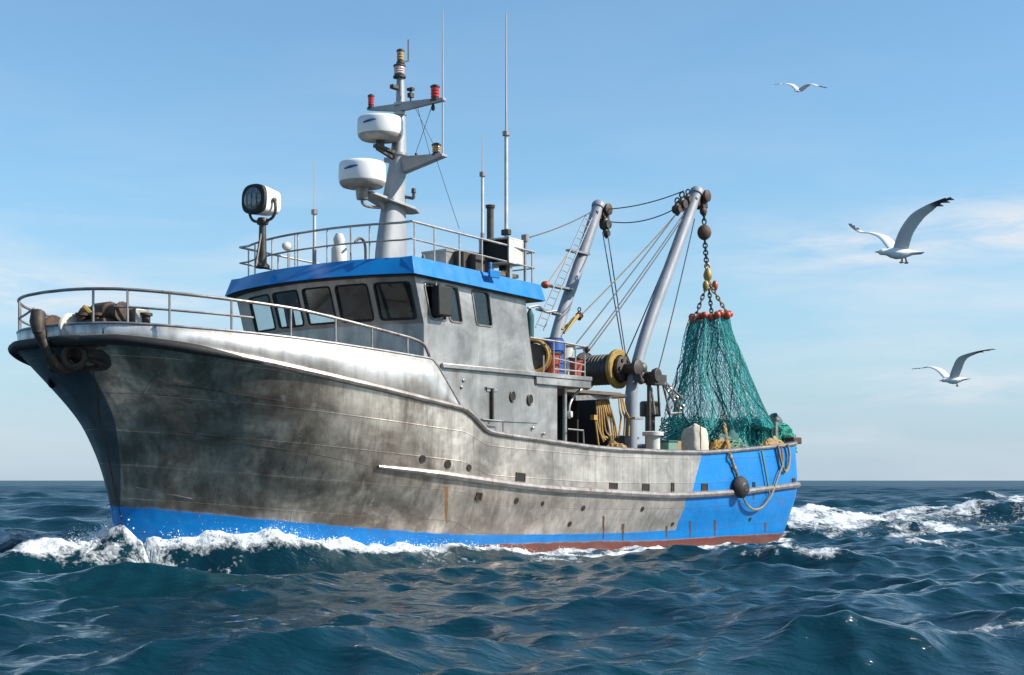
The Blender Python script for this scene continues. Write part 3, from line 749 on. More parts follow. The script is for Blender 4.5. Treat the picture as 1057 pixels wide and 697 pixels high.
# wheelhouse side mirror box / speaker, wiper
q = P(456, 311, HW + .14)
mb_ = MB().box(q, (.42, .22, .62)).build('side_speaker', M['black'], wh, bevel=.03)
MB().tube([q + Vector((.2, -.1, -.32)), q + Vector((.1, -.18, -.45))], .03, 6).build('speaker_bracket', M['dark'], wh)
MB().tube([P(450, 283, HW + .08), P(450.5, 300, HW + .1)], .012, 6).build('wiper', M['rail'], wh)

# ---- things on the roof that belong to the boat
RZ = lambda x: 6.28 + (x - 5.78) * .034
# searchlight
b0 = P(275, 268, -1.); c0 = P(271, 208, -1.)
ax = Vector((.93, -.10, .0)).normalized(); ax = Vector((.965, .10, .03)).normalized()
sb = Vector((0, 0, 1)).cross(ax).normalized()
sr = MB(); base_z = RZ(5.9) + .02
sr.tube([Vector((c0.x, c0.y, base_z)), Vector((c0.x, c0.y, c0.z - .42))], [.10, .075], 10)
sr.lathe([(.16, 0), (.16, .05), (.12, .09)], (c0.x, c0.y, base_z), n=14)
sr.tube([Vector((c0.x + .28, c0.y + .1, base_z)), Vector((c0.x + .02, c0.y, c0.z - .6))], .03, 6)
sr.lathe([(.12, 0), (.14, .06), (.1, .14)], (c0.x, c0.y, c0.z - .5), n=12)
srl = sr.build('searchlight', M['dark'], roof)
ym = MB().tube(smooth_path([c0 + sb * .36, c0 + sb * .37 - Vector((0, 0, .25)), c0 + sb * .25 - Vector((0, 0, .40)), c0 - Vector((0, 0, .43)), c0 - sb * .25 - Vector((0, 0, .40)), c0 - sb * .37 - Vector((0, 0, .25)), c0 - sb * .36], 5), .032, 8)
ym.build('yoke', M['dark'], srl)
def rbox_loft(c, ax, stations, pw_=4., n=28):
    """rounded-box body lofted along an axis: stations are (offset, half width, half height)"""
    s_ = Vector((0, 0, 1)).cross(ax).normalized(); u_ = ax.cross(s_); rows = []
    for (o_, hw_, hh_) in stations:
        r_ = []
        for k in range(n):
            t = 2 * math.pi * k / n; cc_, ss_ = math.cos(t), math.sin(t)
            r_.append(c + ax * o_ + s_ * hw_ * math.copysign(abs(cc_) ** (2 / pw_), cc_) + u_ * hh_ * math.copysign(abs(ss_) ** (2 / pw_), ss_))
        rows.append(r_)
    m_ = MB(); nn = n
    m_.v = [tuple(p) for r_ in rows for p in r_]
    m_.f = [(i * nn + k, i * nn + (k + 1) % nn, (i + 1) * nn + (k + 1) % nn, (i + 1) * nn + k) for i in range(len(rows) - 1) for k in range(nn)]
    m_.f += [tuple(range(nn - 1, -1, -1)), tuple((len(rows) - 1) * nn + k for k in range(nn))]
    return m_
rbox_loft(c0, ax, [(-.34, .16, .16), (-.33, .23, .22), (-.28, .27, .26), (.12, .31, .30), (.20, .31, .30)]).build('lamp_housing', M['white'], srl)
rbox_loft(c0, ax, [(.20, .315, .305), (.22, .335, .325), (.30, .33, .32), (.31, .26, .26)], 2.7).build('lamp_bezel', M['black'], srl)
MB().lathe([(.001, .035), (.12, .03), (.22, .012), (.245, 0), (.245, -.03)], c0 + ax * .315, ax, 24).build('lamp_lens', M['lens'], srl)
gr_ = MB()
for a in (-.14, 0, .14):
    gr_.tube([c0 + ax * .352 + sb * a - Vector((0, 0, .2)), c0 + ax * .352 + sb * a + Vector((0, 0, .2))], .006, 4)
gr_.build('lens_guard', M['dark'], srl)
MB().box(c0 + sb * -.31 + ax * .02, (.12, .03, .16), Matrix((ax, sb, Vector((0, 0, 1)))).transposed()).build('vent_plate', M['dark'], srl)
for sd in (-1, 1): MB().lathe([(.05, 0), (.05, .05), (.02, .06)], c0 + sb * sd * .32, sb * sd, 10).build('pivot_knob', M['dark'], srl)

# small roof fittings between the rails
def roof_item(px, ptop, pbot, Y, builder, name, mat):
    t_ = P(px, ptop, Y); z0 = RZ(min(t_.x, 5.9)) + .02; b_ = Vector((t_.x, Y, z0)); return builder(b_, max(t_.z - z0, .1)).build(name, M[mat], roof)
roof_item(298, 248, 268, -1., lambda b, h: MB().tube([b, b + Vector((0, 0, h * .6))], .03, 8).ell(b + Vector((.05, 0, h * .8)), (.13, .09, .1)), 'horn_speaker', 'pale')
roof_item(304.5, 242, 266, -1., lambda b, h: MB().tube([b, b + Vector((0, 0, h))], .018, 6), 'flag_stick', 'rail')
roof_item(350, 241.5, 262, .0, lambda b, h: MB().lathe([(.15, .0), (.17, .05), (.17, h * .62), (.11, h * .72), (.13, h * .86), (.08, h), (.001, h * 1.01)], b, n=16), 'antenna_dome', 'pale')
roof_item(362, 234, 263, .1, lambda b, h: MB().tube([b, b + Vector((0, 0, h))], .022, 6), 'flag_stick', 'rail_dark')
roof_item(377, 247, 262, .4, lambda b, h: MB().tube(smooth_path([b, b + Vector((0, 0, h * .8)), b + Vector((.15, 0, h)), b + Vector((.32, 0, h * .85))], 5), .03, 8).box(b + Vector((0, 0, .1)), (.16, .16, .2)), 'vent_pipe', 'dark')
roof_item(437, 259, 264, 2.3, lambda b, h: MB().lathe([(.05, 0), (.05, .12), (.02, .2)], b, n=10), 'cleat', 'dark')
roof_item(456, 262, 268, 1.4, lambda b, h: MB().box(b + Vector((0, 0, h * .5)), (.5, .7, h)).box(b + Vector((0, 0, h + .02)), (.54, .74, .05)), 'roof_locker', 'rail')
roof_item(472, 262, 272, 1.6, lambda b, h: MB().box(b + Vector((0, 0, h * .5)), (.6, .9, h)), 'tarp_bundle', 'dark')
roof_item(487, 265, 275, 1.9, lambda b, h: MB().box(b + Vector((0, 0, h * .5)), (.55, .7, h)), 'roof_locker', 'dark')
roof_item(522, 275, 285, 2.45, lambda b, h: MB().bar(b + Vector((-.4, 0, .12)), b + Vector((.5, 0, .12)), .12, .08), 'loose_timber', 'wood')
roof_item(526, 271, 287, 2.55, lambda b, h: MB().box(b + Vector((0, 0, .15)), (.09, .09, .34)), 'box_leg', 'rail')
# blue bracket on the fascia
q = P(510, 283, 2.99); MB().box(q, (.34, .06, .16)).box(q + Vector((.12, 0, .14)), (.06, .05, .2)).build('roof_bracket', M['roof_blue'], roof, bevel=.01)
# open-fronted lamp/speaker box near the aft corner
q = P(517, 261, 2.3)
sp = MB(); hx_, hy_, hz_ = .30, .38, .27
rr_ = Matrix.Rotation(R(8), 3, 'Z')
for c_, s_ in (((0, 0, hz_), (.6, .8, .03)), ((0, 0, -hz_), (.6, .8, .03)), ((0, hy_, 0), (.6, .03, .57)), ((0, -hy_, 0), (.6, .03, .57)), ((-hx_, 0, 0), (.03, .8, .57))):
    sp.box(q + rr_ @ Vector(c_), s_, rr_)
spk = sp.build('floodlight_box', M['pale'], roof)
MB().box(q + Vector((.12, 0, 0)), (.05, .74, .5), rr_).build('floodlight_face', M['black'], spk)
MB().box(q - Vector((.1, 0, .33)), (.1, .2, .12)).build('box_mount', M['dark'], spk)

# whips and pipes
def whip(px, ptop, pmid, pbot, Y, r1, r2):
    a, m_, b = P(px, pbot, Y), P(px, pmid, Y), P(px, ptop, Y); a.x = m_.x = b.x = a.x
    o_ = MB().tube([a, m_], r1, 8).build('whip_antenna', M['pale'], roof)
    MB().tube([m_ - Vector((0, 0, .1)), b], [r2, r2 * .5], 6).build('whip_rod', M['whip'], o_)
    MB().lathe([(r1 * 2, -.05), (r1 * 2, .05)], m_, n=8).build('ferrule', M['rail_dark'], o_)
    z0 = RZ(min(a.x, 5.9)); 
    MB().tube([Vector((a.x, Y, z0)), a + Vector((0, 0, .1))], r1 * 1.3, 8).build('antenna_base', M['rail_dark'], o_)
    return o_
whip(324.5, 163, 219, 262, -.5, .035, .012)
whip(522.5, 14, 138, 250, 1.2, .045, .028)
whip(498, 138, 180, 245, 1.5, .035, .016)
o_ = P(522.5, 240, 1.2); MB().box(o_, (.14, .22, .14)).build('antenna_clamp', M['dark'], roof, bevel=.02)
q = P(506, 212, .6); z0 = RZ(q.x)
MB().tube([Vector((q.x, q.y, z0)), q], .085, 12).lathe([(.11, -.07), (.12, 0)], q, n=12).build('exhaust_pipe', M['dark'], roof)
q = P(542, 246, 2.3); MB().tube([Vector((q.x, 2.3, RZ(q.x))), q], .035, 8).box(q, (.1, .14, .16)).build('aft_stanchion', M['rail_dark'], roof)

# ---- mast
mz0 = RZ(3.4)
def mx(px, py): return P(px, py, 0.)
mast_c = [(403.5, 262, .42, .24), (404.5, 248, .40, .235), (406.5, 207, .29, .21), (411, 166, .18, .18), (413.2, 118, .105, .12), (413.4, 108, .10, .10), (413.4, 78, .08, .08)]
rows = []
for px, py, hx_, hy_ in mast_c:
    c_ = P(px, py, 0); z = max(c_.z, mz0 - .05)
    rows.append([Vector((c_.x + hx_ * math.copysign(abs(math.cos(t)) ** .8, math.cos(t)), hy_ * math.copysign(abs(math.sin(t)) ** .8, math.sin(t)), z)) for t in np.linspace(0, 2 * math.pi, 25)])
rows.insert(0, [Vector((p.x + .04, p.y * 1.05, 6.1)) for p in rows[0]])
mast = MB().grid(rows).build('mast', M['mast'], boat)
def ring_at(py, r, px=413):
    c_ = P(px, py, 0); MB().lathe([(r, -.03), (r, .03)], c_, n=14).build('mast_collar', M['rail'], mast)
ring_at(108, .15); ring_at(118, .15); ring_at(160, .22, 411)
# arms go athwartship (right = port in the picture)
def arm(pa, pb, ha, hb, name, wx=.12):
    """tapered athwart arm from the mast (pa) to its tip (pb), pixel coordinates; Y found so that X stays at the mast"""
    X0 = P(413, pa[1], 0).x
    def on(px, py):
        k = (px - CX) / F_PX; Y = (k * (OY - CS * X0) - OX + SN * X0) / (CS + k * SN); d = OY - CS * X0 - SN * Y
        return Vector((X0, Y, CAM_H + (HOR - py) * d / F_PX))
    a, b = on(*pa), on(*pb)
    m_ = MB(); 
    va = [a + Vector((wx, 0, 0)), a + Vector((-wx, 0, 0)), a + Vector((-wx * .6, 0, -ha)), a + Vector((wx * .6, 0, -ha))]
    vb = [b + Vector((wx * .6, 0, 0)), b + Vector((-wx * .6, 0, 0)), b + Vector((-wx * .6, 0, -hb)), b + Vector((wx * .6, 0, -hb))]
    m_.add(va + vb, [(0, 1, 5, 4), (1, 2, 6, 5), (2, 3, 7, 6), (3, 0, 4, 7), (0, 3, 2, 1), (4, 5, 6, 7)])
    return m_.build(name, M['mast'], mast, bevel=.012), on
yard, onp = arm((413, 106.5), (459, 101), .20, .07, 'crossarm', .10)
yard2, ons = arm((413, 107.5), (380, 111.5), .18, .06, 'crossarm', .08)
plat, onq = arm((413, 163), (459, 159), .40, .06, 'platform_arm', .16)
plat2, onr = arm((413, 163), (399, 163.5), .2, .10, 'platform_arm', .16)
def radar(px, ptop, pbot, wpx, Y, name_mark=True):
    c_ = P(px, (ptop + pbot) / 2, Y); d = OY - CS * c_.x - SN * Y; r_ = wpx / 2 * d / F_PX; h_ = (pbot - ptop) * d / F_PX
    zz = c_.z - h_ / 2
    ra = MB().lathe([(r_ * .97, h_ * .20), (r_, h_ * .30), (r_ * .99, h_ * .80), (r_ * .975, h_ * .87), (r_ * .92, h_ * .935), (r_ * .78, h_ * .97), (r_ * .4, h_ * .995), (.001, h_)], (c_.x, Y, zz), n=40).build('radar_dome', M['white'], mast)
    MB().lathe([(r_ * .55, 0), (r_ * .86, h_ * .04), (r_ * .95, h_ * .13), (r_ * .965, h_ * .2)], (c_.x, Y, zz), n=40).build('dome_base', M['white_under'], ra)
    # small blue maker's stroke on the dome's side, towards the bow
    m_ = MB(); rows = []
    a0 = math.atan2(-SN, -CS) ; 
    for i in range(9):
        # direction of the camera in boat axes is (cos39, sin39); the mark sits a little to its left
        t = math.atan2(SN, CS) * 1.0 + R(4 + 38 * (1 - i / 8)) * -1
        e_ = Vector((math.cos(t), math.sin(t), 0)); z1 = zz + h_ * (.58 - .012 * i * -1); wd_ = h_ * (.05 + .06 * (1 - abs(i - 4) / 4))
        rows.append([Vector((c_.x, Y, 0)) + e_ * (r_ * 1.004) + Vector((0, 0, z1 - wd_ / 2)), Vector((c_.x, Y, 0)) + e_ * (r_ * 1.004) + Vector((0, 0, z1 + wd_ / 2))])
    m_.grid(rows).build('dome_mark', M['logo'], ra, solid=.004)
    return ra, c_, zz
ra1, c1, z1_ = radar(392.5, 120.5, 145, 47.5, .0)
ra2, c2, z2_ = radar(374, 166.5, 194, 49, .0)
mxx = P(411, 150, 0)
MB().tube([Vector((c1.x, 0, z1_ + .02)), Vector((c1.x, 0, z1_ - .16))], .10, 10).bar((c1.x + .15, 0, z1_ - .14), P(411, 160, 0), .16, .07).bar((c1.x + .1, 0, z1_ - .20), P(410, 166, 0), .08, .06).build('radar_bracket', M['dark'], ra1)
pl_ = P(380, 194, 0); zpl = z2_ - .02
MB().prism([Vector((c2.x - .1, -.2, zpl - .05)), Vector((c2.x - .1, .2, zpl - .05)), Vector((3.0, .42, zpl - .02 - .25)), Vector((2.55, .12, zpl - .26)), Vector((2.55, -.12, zpl - .26)), Vector((3.0, -.42, zpl - .02 - .25))], (0, 0, -.06)).build('radar_platform', M['mast'], mast, bevel=.01)
MB().prism([Vector((c2.x - .3, 0.03, zpl - .1)), Vector((3.5, .03, zpl - .2)), Vector((3.45, .03, zpl - .55))], (0, -.06, 0)).build('platform_gusset', M['mast'], mast)
MB().tube([Vector((c2.x, 0, z2_ + .03)), Vector((c2.x, 0, z2_ - .26))], [.16, .13], 12).build('radar_bracket', M['rail_dark'], ra2)
MB().tube(smooth_path([Vector((c2.x, 0, z2_ - .2)), P(374, 209, 0), P(379, 213, 0), P(392, 214.5, 0)], 5), .035, 8).build('conduit_pipe', M['rail_dark'], mast)
def lamp(pos, r_, h_, lens, base='dark', name='navigation_light'):
    o_ = MB().lathe([(r_ * 1.15, -.08), (r_ * 1.15, -.04), (r_ * .8, -.02), (r_ * .8, 0)], pos, n=14).lathe([(r_ * .3, -.01), (r_ * .3, h_), (r_ * 1.1, h_), (r_ * 1.1, h_ + .03), (r_ * .6, h_ + .06)], pos, n=14).build(name, M[base], mast)
    MB().lathe([(r_ * .9, 0), (r_, h_ * .12), (r_ * .86, h_ * .25), (r_, h_ * .4), (r_ * .86, h_ * .55), (r_, h_ * .7), (r_ * .9, h_)], pos, n=16).build('lens', M[lens], o_); return o_
lamp(ons(383, 109) , .075, .2, 'red_lens'); lamp(onp(449, 101), .10, .23, 'red_lens'); lamp(onq(450.5, 157.5), .10, .15, 'amber_lens', 'dark')
tp = P(413, 78, 0)
lamp(P(413.3, 62.5, 0), .085, .2, 'amber_lens'); lamp(P(412.3, 77, 0), .13, .18, 'pale_lens', 'dark')
MB().box(P(407, 90, 0) , (.2, .12, .1)).build('mast_box', M['dark'], mast, bevel=.02)
q = onp(424, 104); MB().tube([q, q + Vector((0, 0, .22))], .025, 6).box(q + Vector((0, 0, .12)), (.12, .1, .1)).box(q + Vector((0, 0, .26)), (.1, .16, .06)).build('anemometer', M['rust'], mast)
q = P(421.5, 63, 0); MB().tube([q, P(421.5, 41, 0)], .018, 6).bar(P(413, 65, 0), q, .04, .04).build('mast_aerial', M['dark'], mast)
q = P(427, 205, .3); MB().tube([q, q + Vector((0, 0, .13))], .035, 8).lathe([(.06, 0), (.05, .1)], q + Vector((0, 0, .13)), n=10).bar(P(415, 203, .1), q, .12, .05).build('mast_lamp', M['dark'], mast)
for pp_ in (onp(447, 105), onq(429.5, 158)):
    MB().tube([pp_, pp_ - Vector((0, 0, .1))], .03, 8).ell(pp_ - Vector((0, 0, .14)), (.05, .05, .07)).build('signal_block', M['dark'], mast)
w1 = onp(457, 101); w1b = onq(457, 160)
wp = P(457, 11, w1.y); wp.x = w1.x
MB().tube([w1b, w1, wp], [.022, .022, .010], 6).build('whip_antenna', M['whip'], mast)
for a_, b_ in ((onp(447, 106), onq(429.5, 157)), (onp(428, 110), onq(449, 152)), (onq(450, 163), P(474, 236, 2.4)), (onp(430, 107), onq(444, 160))):
    MB().tube(sag(a_, b_, .01, 6), .007, 4).build('mast_stay', M['wire'], mast)

# ---- windlass and fittings on the foredeck
def bow_item(px, py, Y): q = P(px, py, Y); q.z = float(ZB(min(q.x, 12.3))) - .08; return q
q = P(108, 340, .9); fz = float(ZB(q.x)) - .1
wl = MB().box((q.x, q.y, fz + .25), (.7, .9, .5)); wl.lathe([(.2, -.55), (.16, -.45), (.16, -.25), (.22, -.2), (.22, .2), (.16, .25), (.16, .45), (.2, .55)], (q.x, q.y, fz + .62), (0, 1, 0), 16)
wl.tube([(q.x, q.y, fz + .5), (q.x, q.y, q.z + .1)], .08, 8).ell((q.x, q.y, q.z + .08), (.13, .13, .13))
wn = wl.build('windlass', M['rust'], boat, bevel=.02)
MB().tube(smooth_path([(q.x + .3, q.y - .2, fz + .75), (q.x + .1, q.y + .2, q.z + .05), (q.x - .3, q.y + .3, fz + .7), (q.x - .5, q.y + .2, q.z - .05)], 5), .045, 6).build('windlass_lever', M['yellow'], wn)
for px, Y in ((85, .7), (99, 1.0), (150, 1.6), (86, .4)):
    q = P(px, 332, Y); fz = float(ZB(q.x)) - .1
    MB().tube([(q.x, Y, fz), (q.x, Y, q.z + .12)], .09, 10).lathe([(.13, 0), (.13, .05)], (q.x, Y, q.z + .10), n=10).box((q.x, Y, fz + .03), (.35, .3, .06)).build('bollard', M['rust'], boat)
q = P(143, 334, 1.5); MB().box((q.x, q.y, q.z - .02), (.3, .24, .55)).build('vent_box', M['rail'], boat, bevel=.02)
q = P(337, 346, 1.2); MB().box((q.x, q.y, 4.3), (.5, .9, .06)).box((q.x, q.y, 3.8), (.4, .7, 1.0)).build('hatch_cover', M['pale'], boat, bevel=.02)
q = P(405, 350, 1.5); MB().tube([(q.x, 1.0, 4.4), (q.x, 1.9, 4.4)], .03, 8).tube([(q.x, 1.0, 4.4), (q.x, 1.0, 3.3)], .03, 8).tube([(q.x, 1.9, 4.4), (q.x, 1.9, 3.3)], .03, 8).build('grab_frame', M['rail'], boat)
# bow roller cheeks and hawse lip
bx = 12.40; bz = 4.2
bowq = P(60, 330, .12)
for Y in (.0, .52):
    ck = MB().lathe([(.02, -.03), (.24, -.03), (.26, 0), (.24, .03), (.02, .03)], (12.18, Y, 4.44), (0, 1, 0), 20); ck.build('bow_roller', M['pale'] if Y > .3 else M['rust'], boat)
MB().tube([(12.18, -.02, 4.42), (12.18, .5, 4.42)], .10, 12).build('roller_shaft', M['rail'], boat)
hq = [hull_at(px, py, out=.02)[0] for px, py in ((75, 357), (84, 360), (87, 369), (83, 379), (75, 381), (67, 376))]
MB().tube(smooth_path(hq + [hq[0]], 5), .05, 8).build('hawse_lip', M['rust'], boat)
cavity = MB(); cc_ = sum(hq, Vector()) / 6; cavity.add([cc_ + Vector((0, .03, 0))] + [p * 1.0 for p in hq], [(0, i + 1, (i + 1) % 6 + 1) for i in range(6)]); cavity.build('hawse_hole', M['dark_in'], boat, solid=.01)
pl = [hull_at(px, py, out=.012)[0] for px, py in ((92, 361), (105, 361.5), (113, 368), (115, 377), (111, 382), (96, 383.5), (84, 382))]
MB().add(pl, [tuple(range(7))]).build('chafe_plate', M['dark'], boat, smooth=False, solid=.02)

# ---- gantry posts
def tubepath(pxs, Y): return [P(a, b, Y) for a, b in pxs]
g2b = P(651.5, 462, 1.4); g2 = [Vector((-4.26, 1.4, 2.05)), Vector((-4.26, 1.4, 3.75)), Vector((-4.30, 1.4, 4.1)), Vector((-4.42, 1.4, 4.5)), P(668, 340, 1.4), P(697, 260, 1.4), P(719.5, 198, 1.4)]
gp = MB().tube(smooth_path(g2, 5), [.165] * 15 + [.158] * 16, 16).build('gantry_post', M['gantry'], boat)
g1t = P(618, 212, -1.4); g1 = [Vector((-4.26, -1.4, 2.05)), Vector((-4.3, -1.4, 4.1)), P(574, 347, -1.4), P(596, 278, -1.4), g1t]
gs = MB().tube(smooth_path(g1, 5), .165, 16).build('gantry_post', M['gantry'], boat)
for top_, o_, Y in ((g2[-1], gp, 1.4), (g1t, gs, -1.4)):
    d = Vector((-.5, 0, .85)).normalized()
    MB().lathe([(.19, -.1), (.20, .0), (.15, .09), (.02, .11)], top_, d, 16).build('post_cap', M['gantry'], o_)
    MB().lathe([(.14, -.28), (.17, -.26), (.17, -.2), (.12, -.18), (.12, .18), (.17, .2), (.17, .26), (.14, .28)], top_ + Vector((-.16, 0, -.12)), (0, 1, 0), 16).build('sheave', M['rust'], o_)
    MB().box(top_ + Vector((-.22, 0, -.3)), (.2, .34, .3)).box(top_ + Vector((.16, 0, -.32)), (.22, .3, .24)).build('head_bracket', M['dark'], o_, bevel=.03)
# foot collar with lashings
MB().lathe([(.24, 0), (.24, .05), (.19, .12), (.18, .3)], (-4.26, 1.4, 2.1), n=14).build('post_foot', M['rust'], gp)
# blocks hanging at post heads
def block(pos, parent, sc=1.0, mat='dark'):
    pos = Vector(pos)
    o_ = MB().ell(pos, (.13 * sc, .09 * sc, .19 * sc)).torus(pos + Vector((0, 0, .24 * sc)), .07 * sc, .022 * sc, (1, 0, 0), 12, 5).lathe([(.11 * sc, -.11 * sc), (.11 * sc, .11 * sc)], pos, (0, 1, 0), 14).build('pulley_block', M[mat], parent); return o_
block(P(625, 232, -1.25), gs, 1.2); block(P(622, 222, -1.3), gs, .9, 'rust'); block(P(626, 241, -1.2), gs, .8)
block(P(704, 211, 1.4), gp, 1.1); block(P(699, 216, 1.35), gp, 1.0, 'rust'); block(P(710, 206, 1.45), gp, .9)
# ladder on the starboard post
lad = MB(); lt, lb = P(605, 222, -1.2), P(553, 338, -1.2); lt2, lb2 = P(611, 225, -1.2), P(561, 341, -1.2)
lad.tube([lb, lt], .02, 6); lad.tube([lb2, lt2], .02, 6)
for i in range(17): lad.tube([lb.lerp(lt, (i + .5) / 17), lb2.lerp(lt2, (i + .5) / 17)], .014, 5)
lado = lad.build('ladder', M['gantry'], gs)
for a_, b_ in (((587, 258), (606, 263)), ((567, 295), (589, 299)), ((556, 319), (577, 325))):
    MB().bar(P(*a_, -1.3), P(*b_, -1.3), .22, .05).build('ladder_stay', M['rail'], gs)
# net drum winch under the port post
dr_o = P(624, 384, .95); rD = .46
y0, y1 = -.05, 1.0
Xd = P(638, 381, 1.0).x; Zd = P(638, 381, 1.0).z
drum = MB().lathe([(rD * .86, y0), (rD * .88, y0 + .03), (rD * .86, .9)], (Xd, 0, Zd), (0, 1, 0), 26)
nd = drum.build('net_drum', M['dark'], boat)
wr = MB()
for i in range(9): wr.torus((Xd, y0 + .1 + i * .105, Zd), rD * .865, .016, (0, 1, 0), 26, 5)
wr.build('drum_warp', M['dark'], nd)
MB().lathe([(rD * .9, .93), (rD * 1.12, .95), (rD * 1.14, .98), (rD * 1.14, 1.05), (rD * 1.08, 1.08), (rD * .8, 1.08), (rD * .78, 1.0)], (Xd, 0, Zd), (0, 1, 0), 30).build('drum_flange', M['yellow'], nd)
MB().lathe([(rD * .72, 1.05), (rD * .74, 1.2), (rD * .3, 1.24), (rD * .3, 1.55), (.22, 1.57), (.22, 1.66), (.1, 1.7)], (Xd, 0, Zd), (0, 1, 0), 22).build('drum_hub', M['dark'], nd)
MB().lathe([(rD * 1.1, y0 - .06), (rD * 1.12, y0)], (Xd, 0, Zd), (0, 1, 0), 28).build('drum_flange', M['dark'], nd)
for a_ in range(6):
    t = a_ * math.pi / 3; MB().lathe([(.05, 0), (.05, .06)], (Xd + .24 * math.cos(t), 1.2, Zd + .24 * math.sin(t)), (0, 1, 0), 8).build('hub_bolt', M['rust'], nd)
# winch gear to the right of the post
wg = MB(); q = P(670, 388, 1.5)
wg.lathe([(.16, -.3), (.2, -.26), (.2, -.14), (.11, -.1), (.11, .12), (.18, .16), (.18, .3)], q, (0, 1, 0), 16)
wg.box(q + Vector((-.15, .1, -.12)), (.5, .3, .25)); wg.lathe([(.09, -.14), (.13, -.12), (.13, .1), (.07, .14)], P(662, 380, 1.5), (.3, 1, .2), 14); wg.box(P(681, 391, 1.5), (.3, .26, .2)); wg.lathe([(.05, -.16), (.09, -.14), (.09, .1), (.12, .12), (.12, .16)], P(660, 392, 1.7), (1, .2, .3), 12); wg.lathe([(.06, -.1), (.1, -.08), (.1, .08)], P(677, 384, 1.45), (0, 1, .3), 12)
wg.tube([q + Vector((0, 0, -.2)), (q.x, q.y, 2.1)], .06, 8); wg.tube([P(679, 395, 1.4), P(681, 430, 1.4)], .035, 6)
wch = wg.build('trawl_winch', M['dark'], boat, bevel=.01)
for a_, b_ in (((684, 396), (692, 428)), ((686, 398), (702, 425)), ((688, 396), (705, 412)), ((692, 427), (703, 426)), ((672, 400), (676, 428))):
    MB().tube([P(*a_, 1.3), P(*b_, 1.3)], .035, 6).build('winch_leg', M['rail_dark'], wch)
for k in range(6): 
    q_ = P(688 + k * 3.2, 398 + k * 4.4, 1.42); MB().torus(q_, .06, .02, (1, (k % 2) * 2 - 1, 0), 10, 5).build('chain_link', M['rail'], wch)
# shelter behind the deckhouse: dark recess with a roof beam
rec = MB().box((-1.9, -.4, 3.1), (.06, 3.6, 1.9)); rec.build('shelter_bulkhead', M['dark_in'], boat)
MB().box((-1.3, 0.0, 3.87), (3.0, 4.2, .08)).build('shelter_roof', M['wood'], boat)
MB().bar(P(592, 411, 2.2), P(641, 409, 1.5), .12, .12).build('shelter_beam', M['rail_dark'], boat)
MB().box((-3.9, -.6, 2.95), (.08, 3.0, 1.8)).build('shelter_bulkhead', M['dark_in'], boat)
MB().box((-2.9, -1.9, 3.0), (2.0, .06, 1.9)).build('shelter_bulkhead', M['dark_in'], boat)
# starboard bulwark inside, plank wall, dark drum, bollards
MB().box((-7.3, -2.6, 2.72), (6.2, .08, .55)).box((-7.3, -2.58, 3.02), (6.2, .2, .07)).build('stern_bulwark', M['wood'], boat, bevel=.01)
MB().box((-6.1, -.9, 2.5), (.9, 1.8, .9)).build('fish_hatch', M['dark'], boat, bevel=.02)
q = P(671, 430, .6); MB().lathe([(.27, 0), (.29, .02), (.29, .38), (.25, .42)], (q.x, .6, q.z), n=20).lathe([(.14, -1.2), (.14, .0)], (q.x, .6, q.z), n=10).build('capstan', M['dark'], boat)
q = P(674, 462, 2.6); MB().lathe([(.18, -.3), (.18, .28), (.27, .30), (.27, .39), (.2, .41)], (q.x, 2.6, q.z), n=18).build('bollard', M['pale'], boat)
q = P(657, 412 + 20, 1.9); MB().box((q.x, q.y, q.z), (.4, .18, .06)).build('cleat', M['rail'], boat)
# stern corner frame
q = P(812, 442, 2.6); a_, b_ = P(810, 428.5, 2.5), P(791, 428.5, 1.2)
MB().box((-10.45, 2.25, 3.05), (.14, .14, 1.0)).box((-10.45, 2.25, 3.5), (.26, .26, .08)).build('stern_post', M['rail_dark'], boat)
MB().box((-10.5, 1.3, 3.46), (.12, 1.9, .1)).build('stern_beam', M['wood'], boat)
q = P(819, 455, 2.55); MB().box(q, (.5, .3, .2)).build('fairlead', M['rust'], boat, bevel=.03)

# boat-deck railing
def b_(px, py, Y=2.72): return P(px, py, Y)
railing(boat, 'boat_deck_railing', [b_(547, 348.5), b_(580, 353.5), b_(607, 358.5)], [[b_(572, 370), b_(603, 377)], [b_(572, 381), b_(603, 384)]],
        [(b_(x, y), b_(x, y2)) for x, y, y2 in ((561, 367, 385), (571.5, 351, 387), (583, 353, 388.5), (594, 356, 390), (603.5, 358, 391))], .026, .02)
railing(boat, 'boat_deck_railing', [Vector((-.45, y, b_(604, 359).z)) for y in (2.7, 0, -2.7)], [[Vector((-.45, y, 4.5)) for y in (2.7, -2.7)]], [(Vector((-.45, y, 4.08)), Vector((-.45, y, 4.95))) for y in (1.3, 0, -1.3, -2.7)], .024, .02)
q = b_(605, 366); MB().lathe([(.03, -.05), (.07, -.03), (.07, .08), (.03, .12)], q + Vector((0, 0, .1)), (.3, 1, .4), 10).build('rail_fitting', M['rust'], boat)
MB().tube(smooth_path([P(545, 318, 1.8), P(556, 316, 1.8), P(563, 322, 1.8), P(574, 321, 1.8)], 5), .03, 6).build('vent_pipe', M['rail'], boat)
q = P(547, 330, 1.7); MB().lathe([(.09, -1.0), (.10, 0), (.10, .1), (.05, .2), (.03, .25)], q, n=14).build('gas_bottle', M['net_dark'], boat)

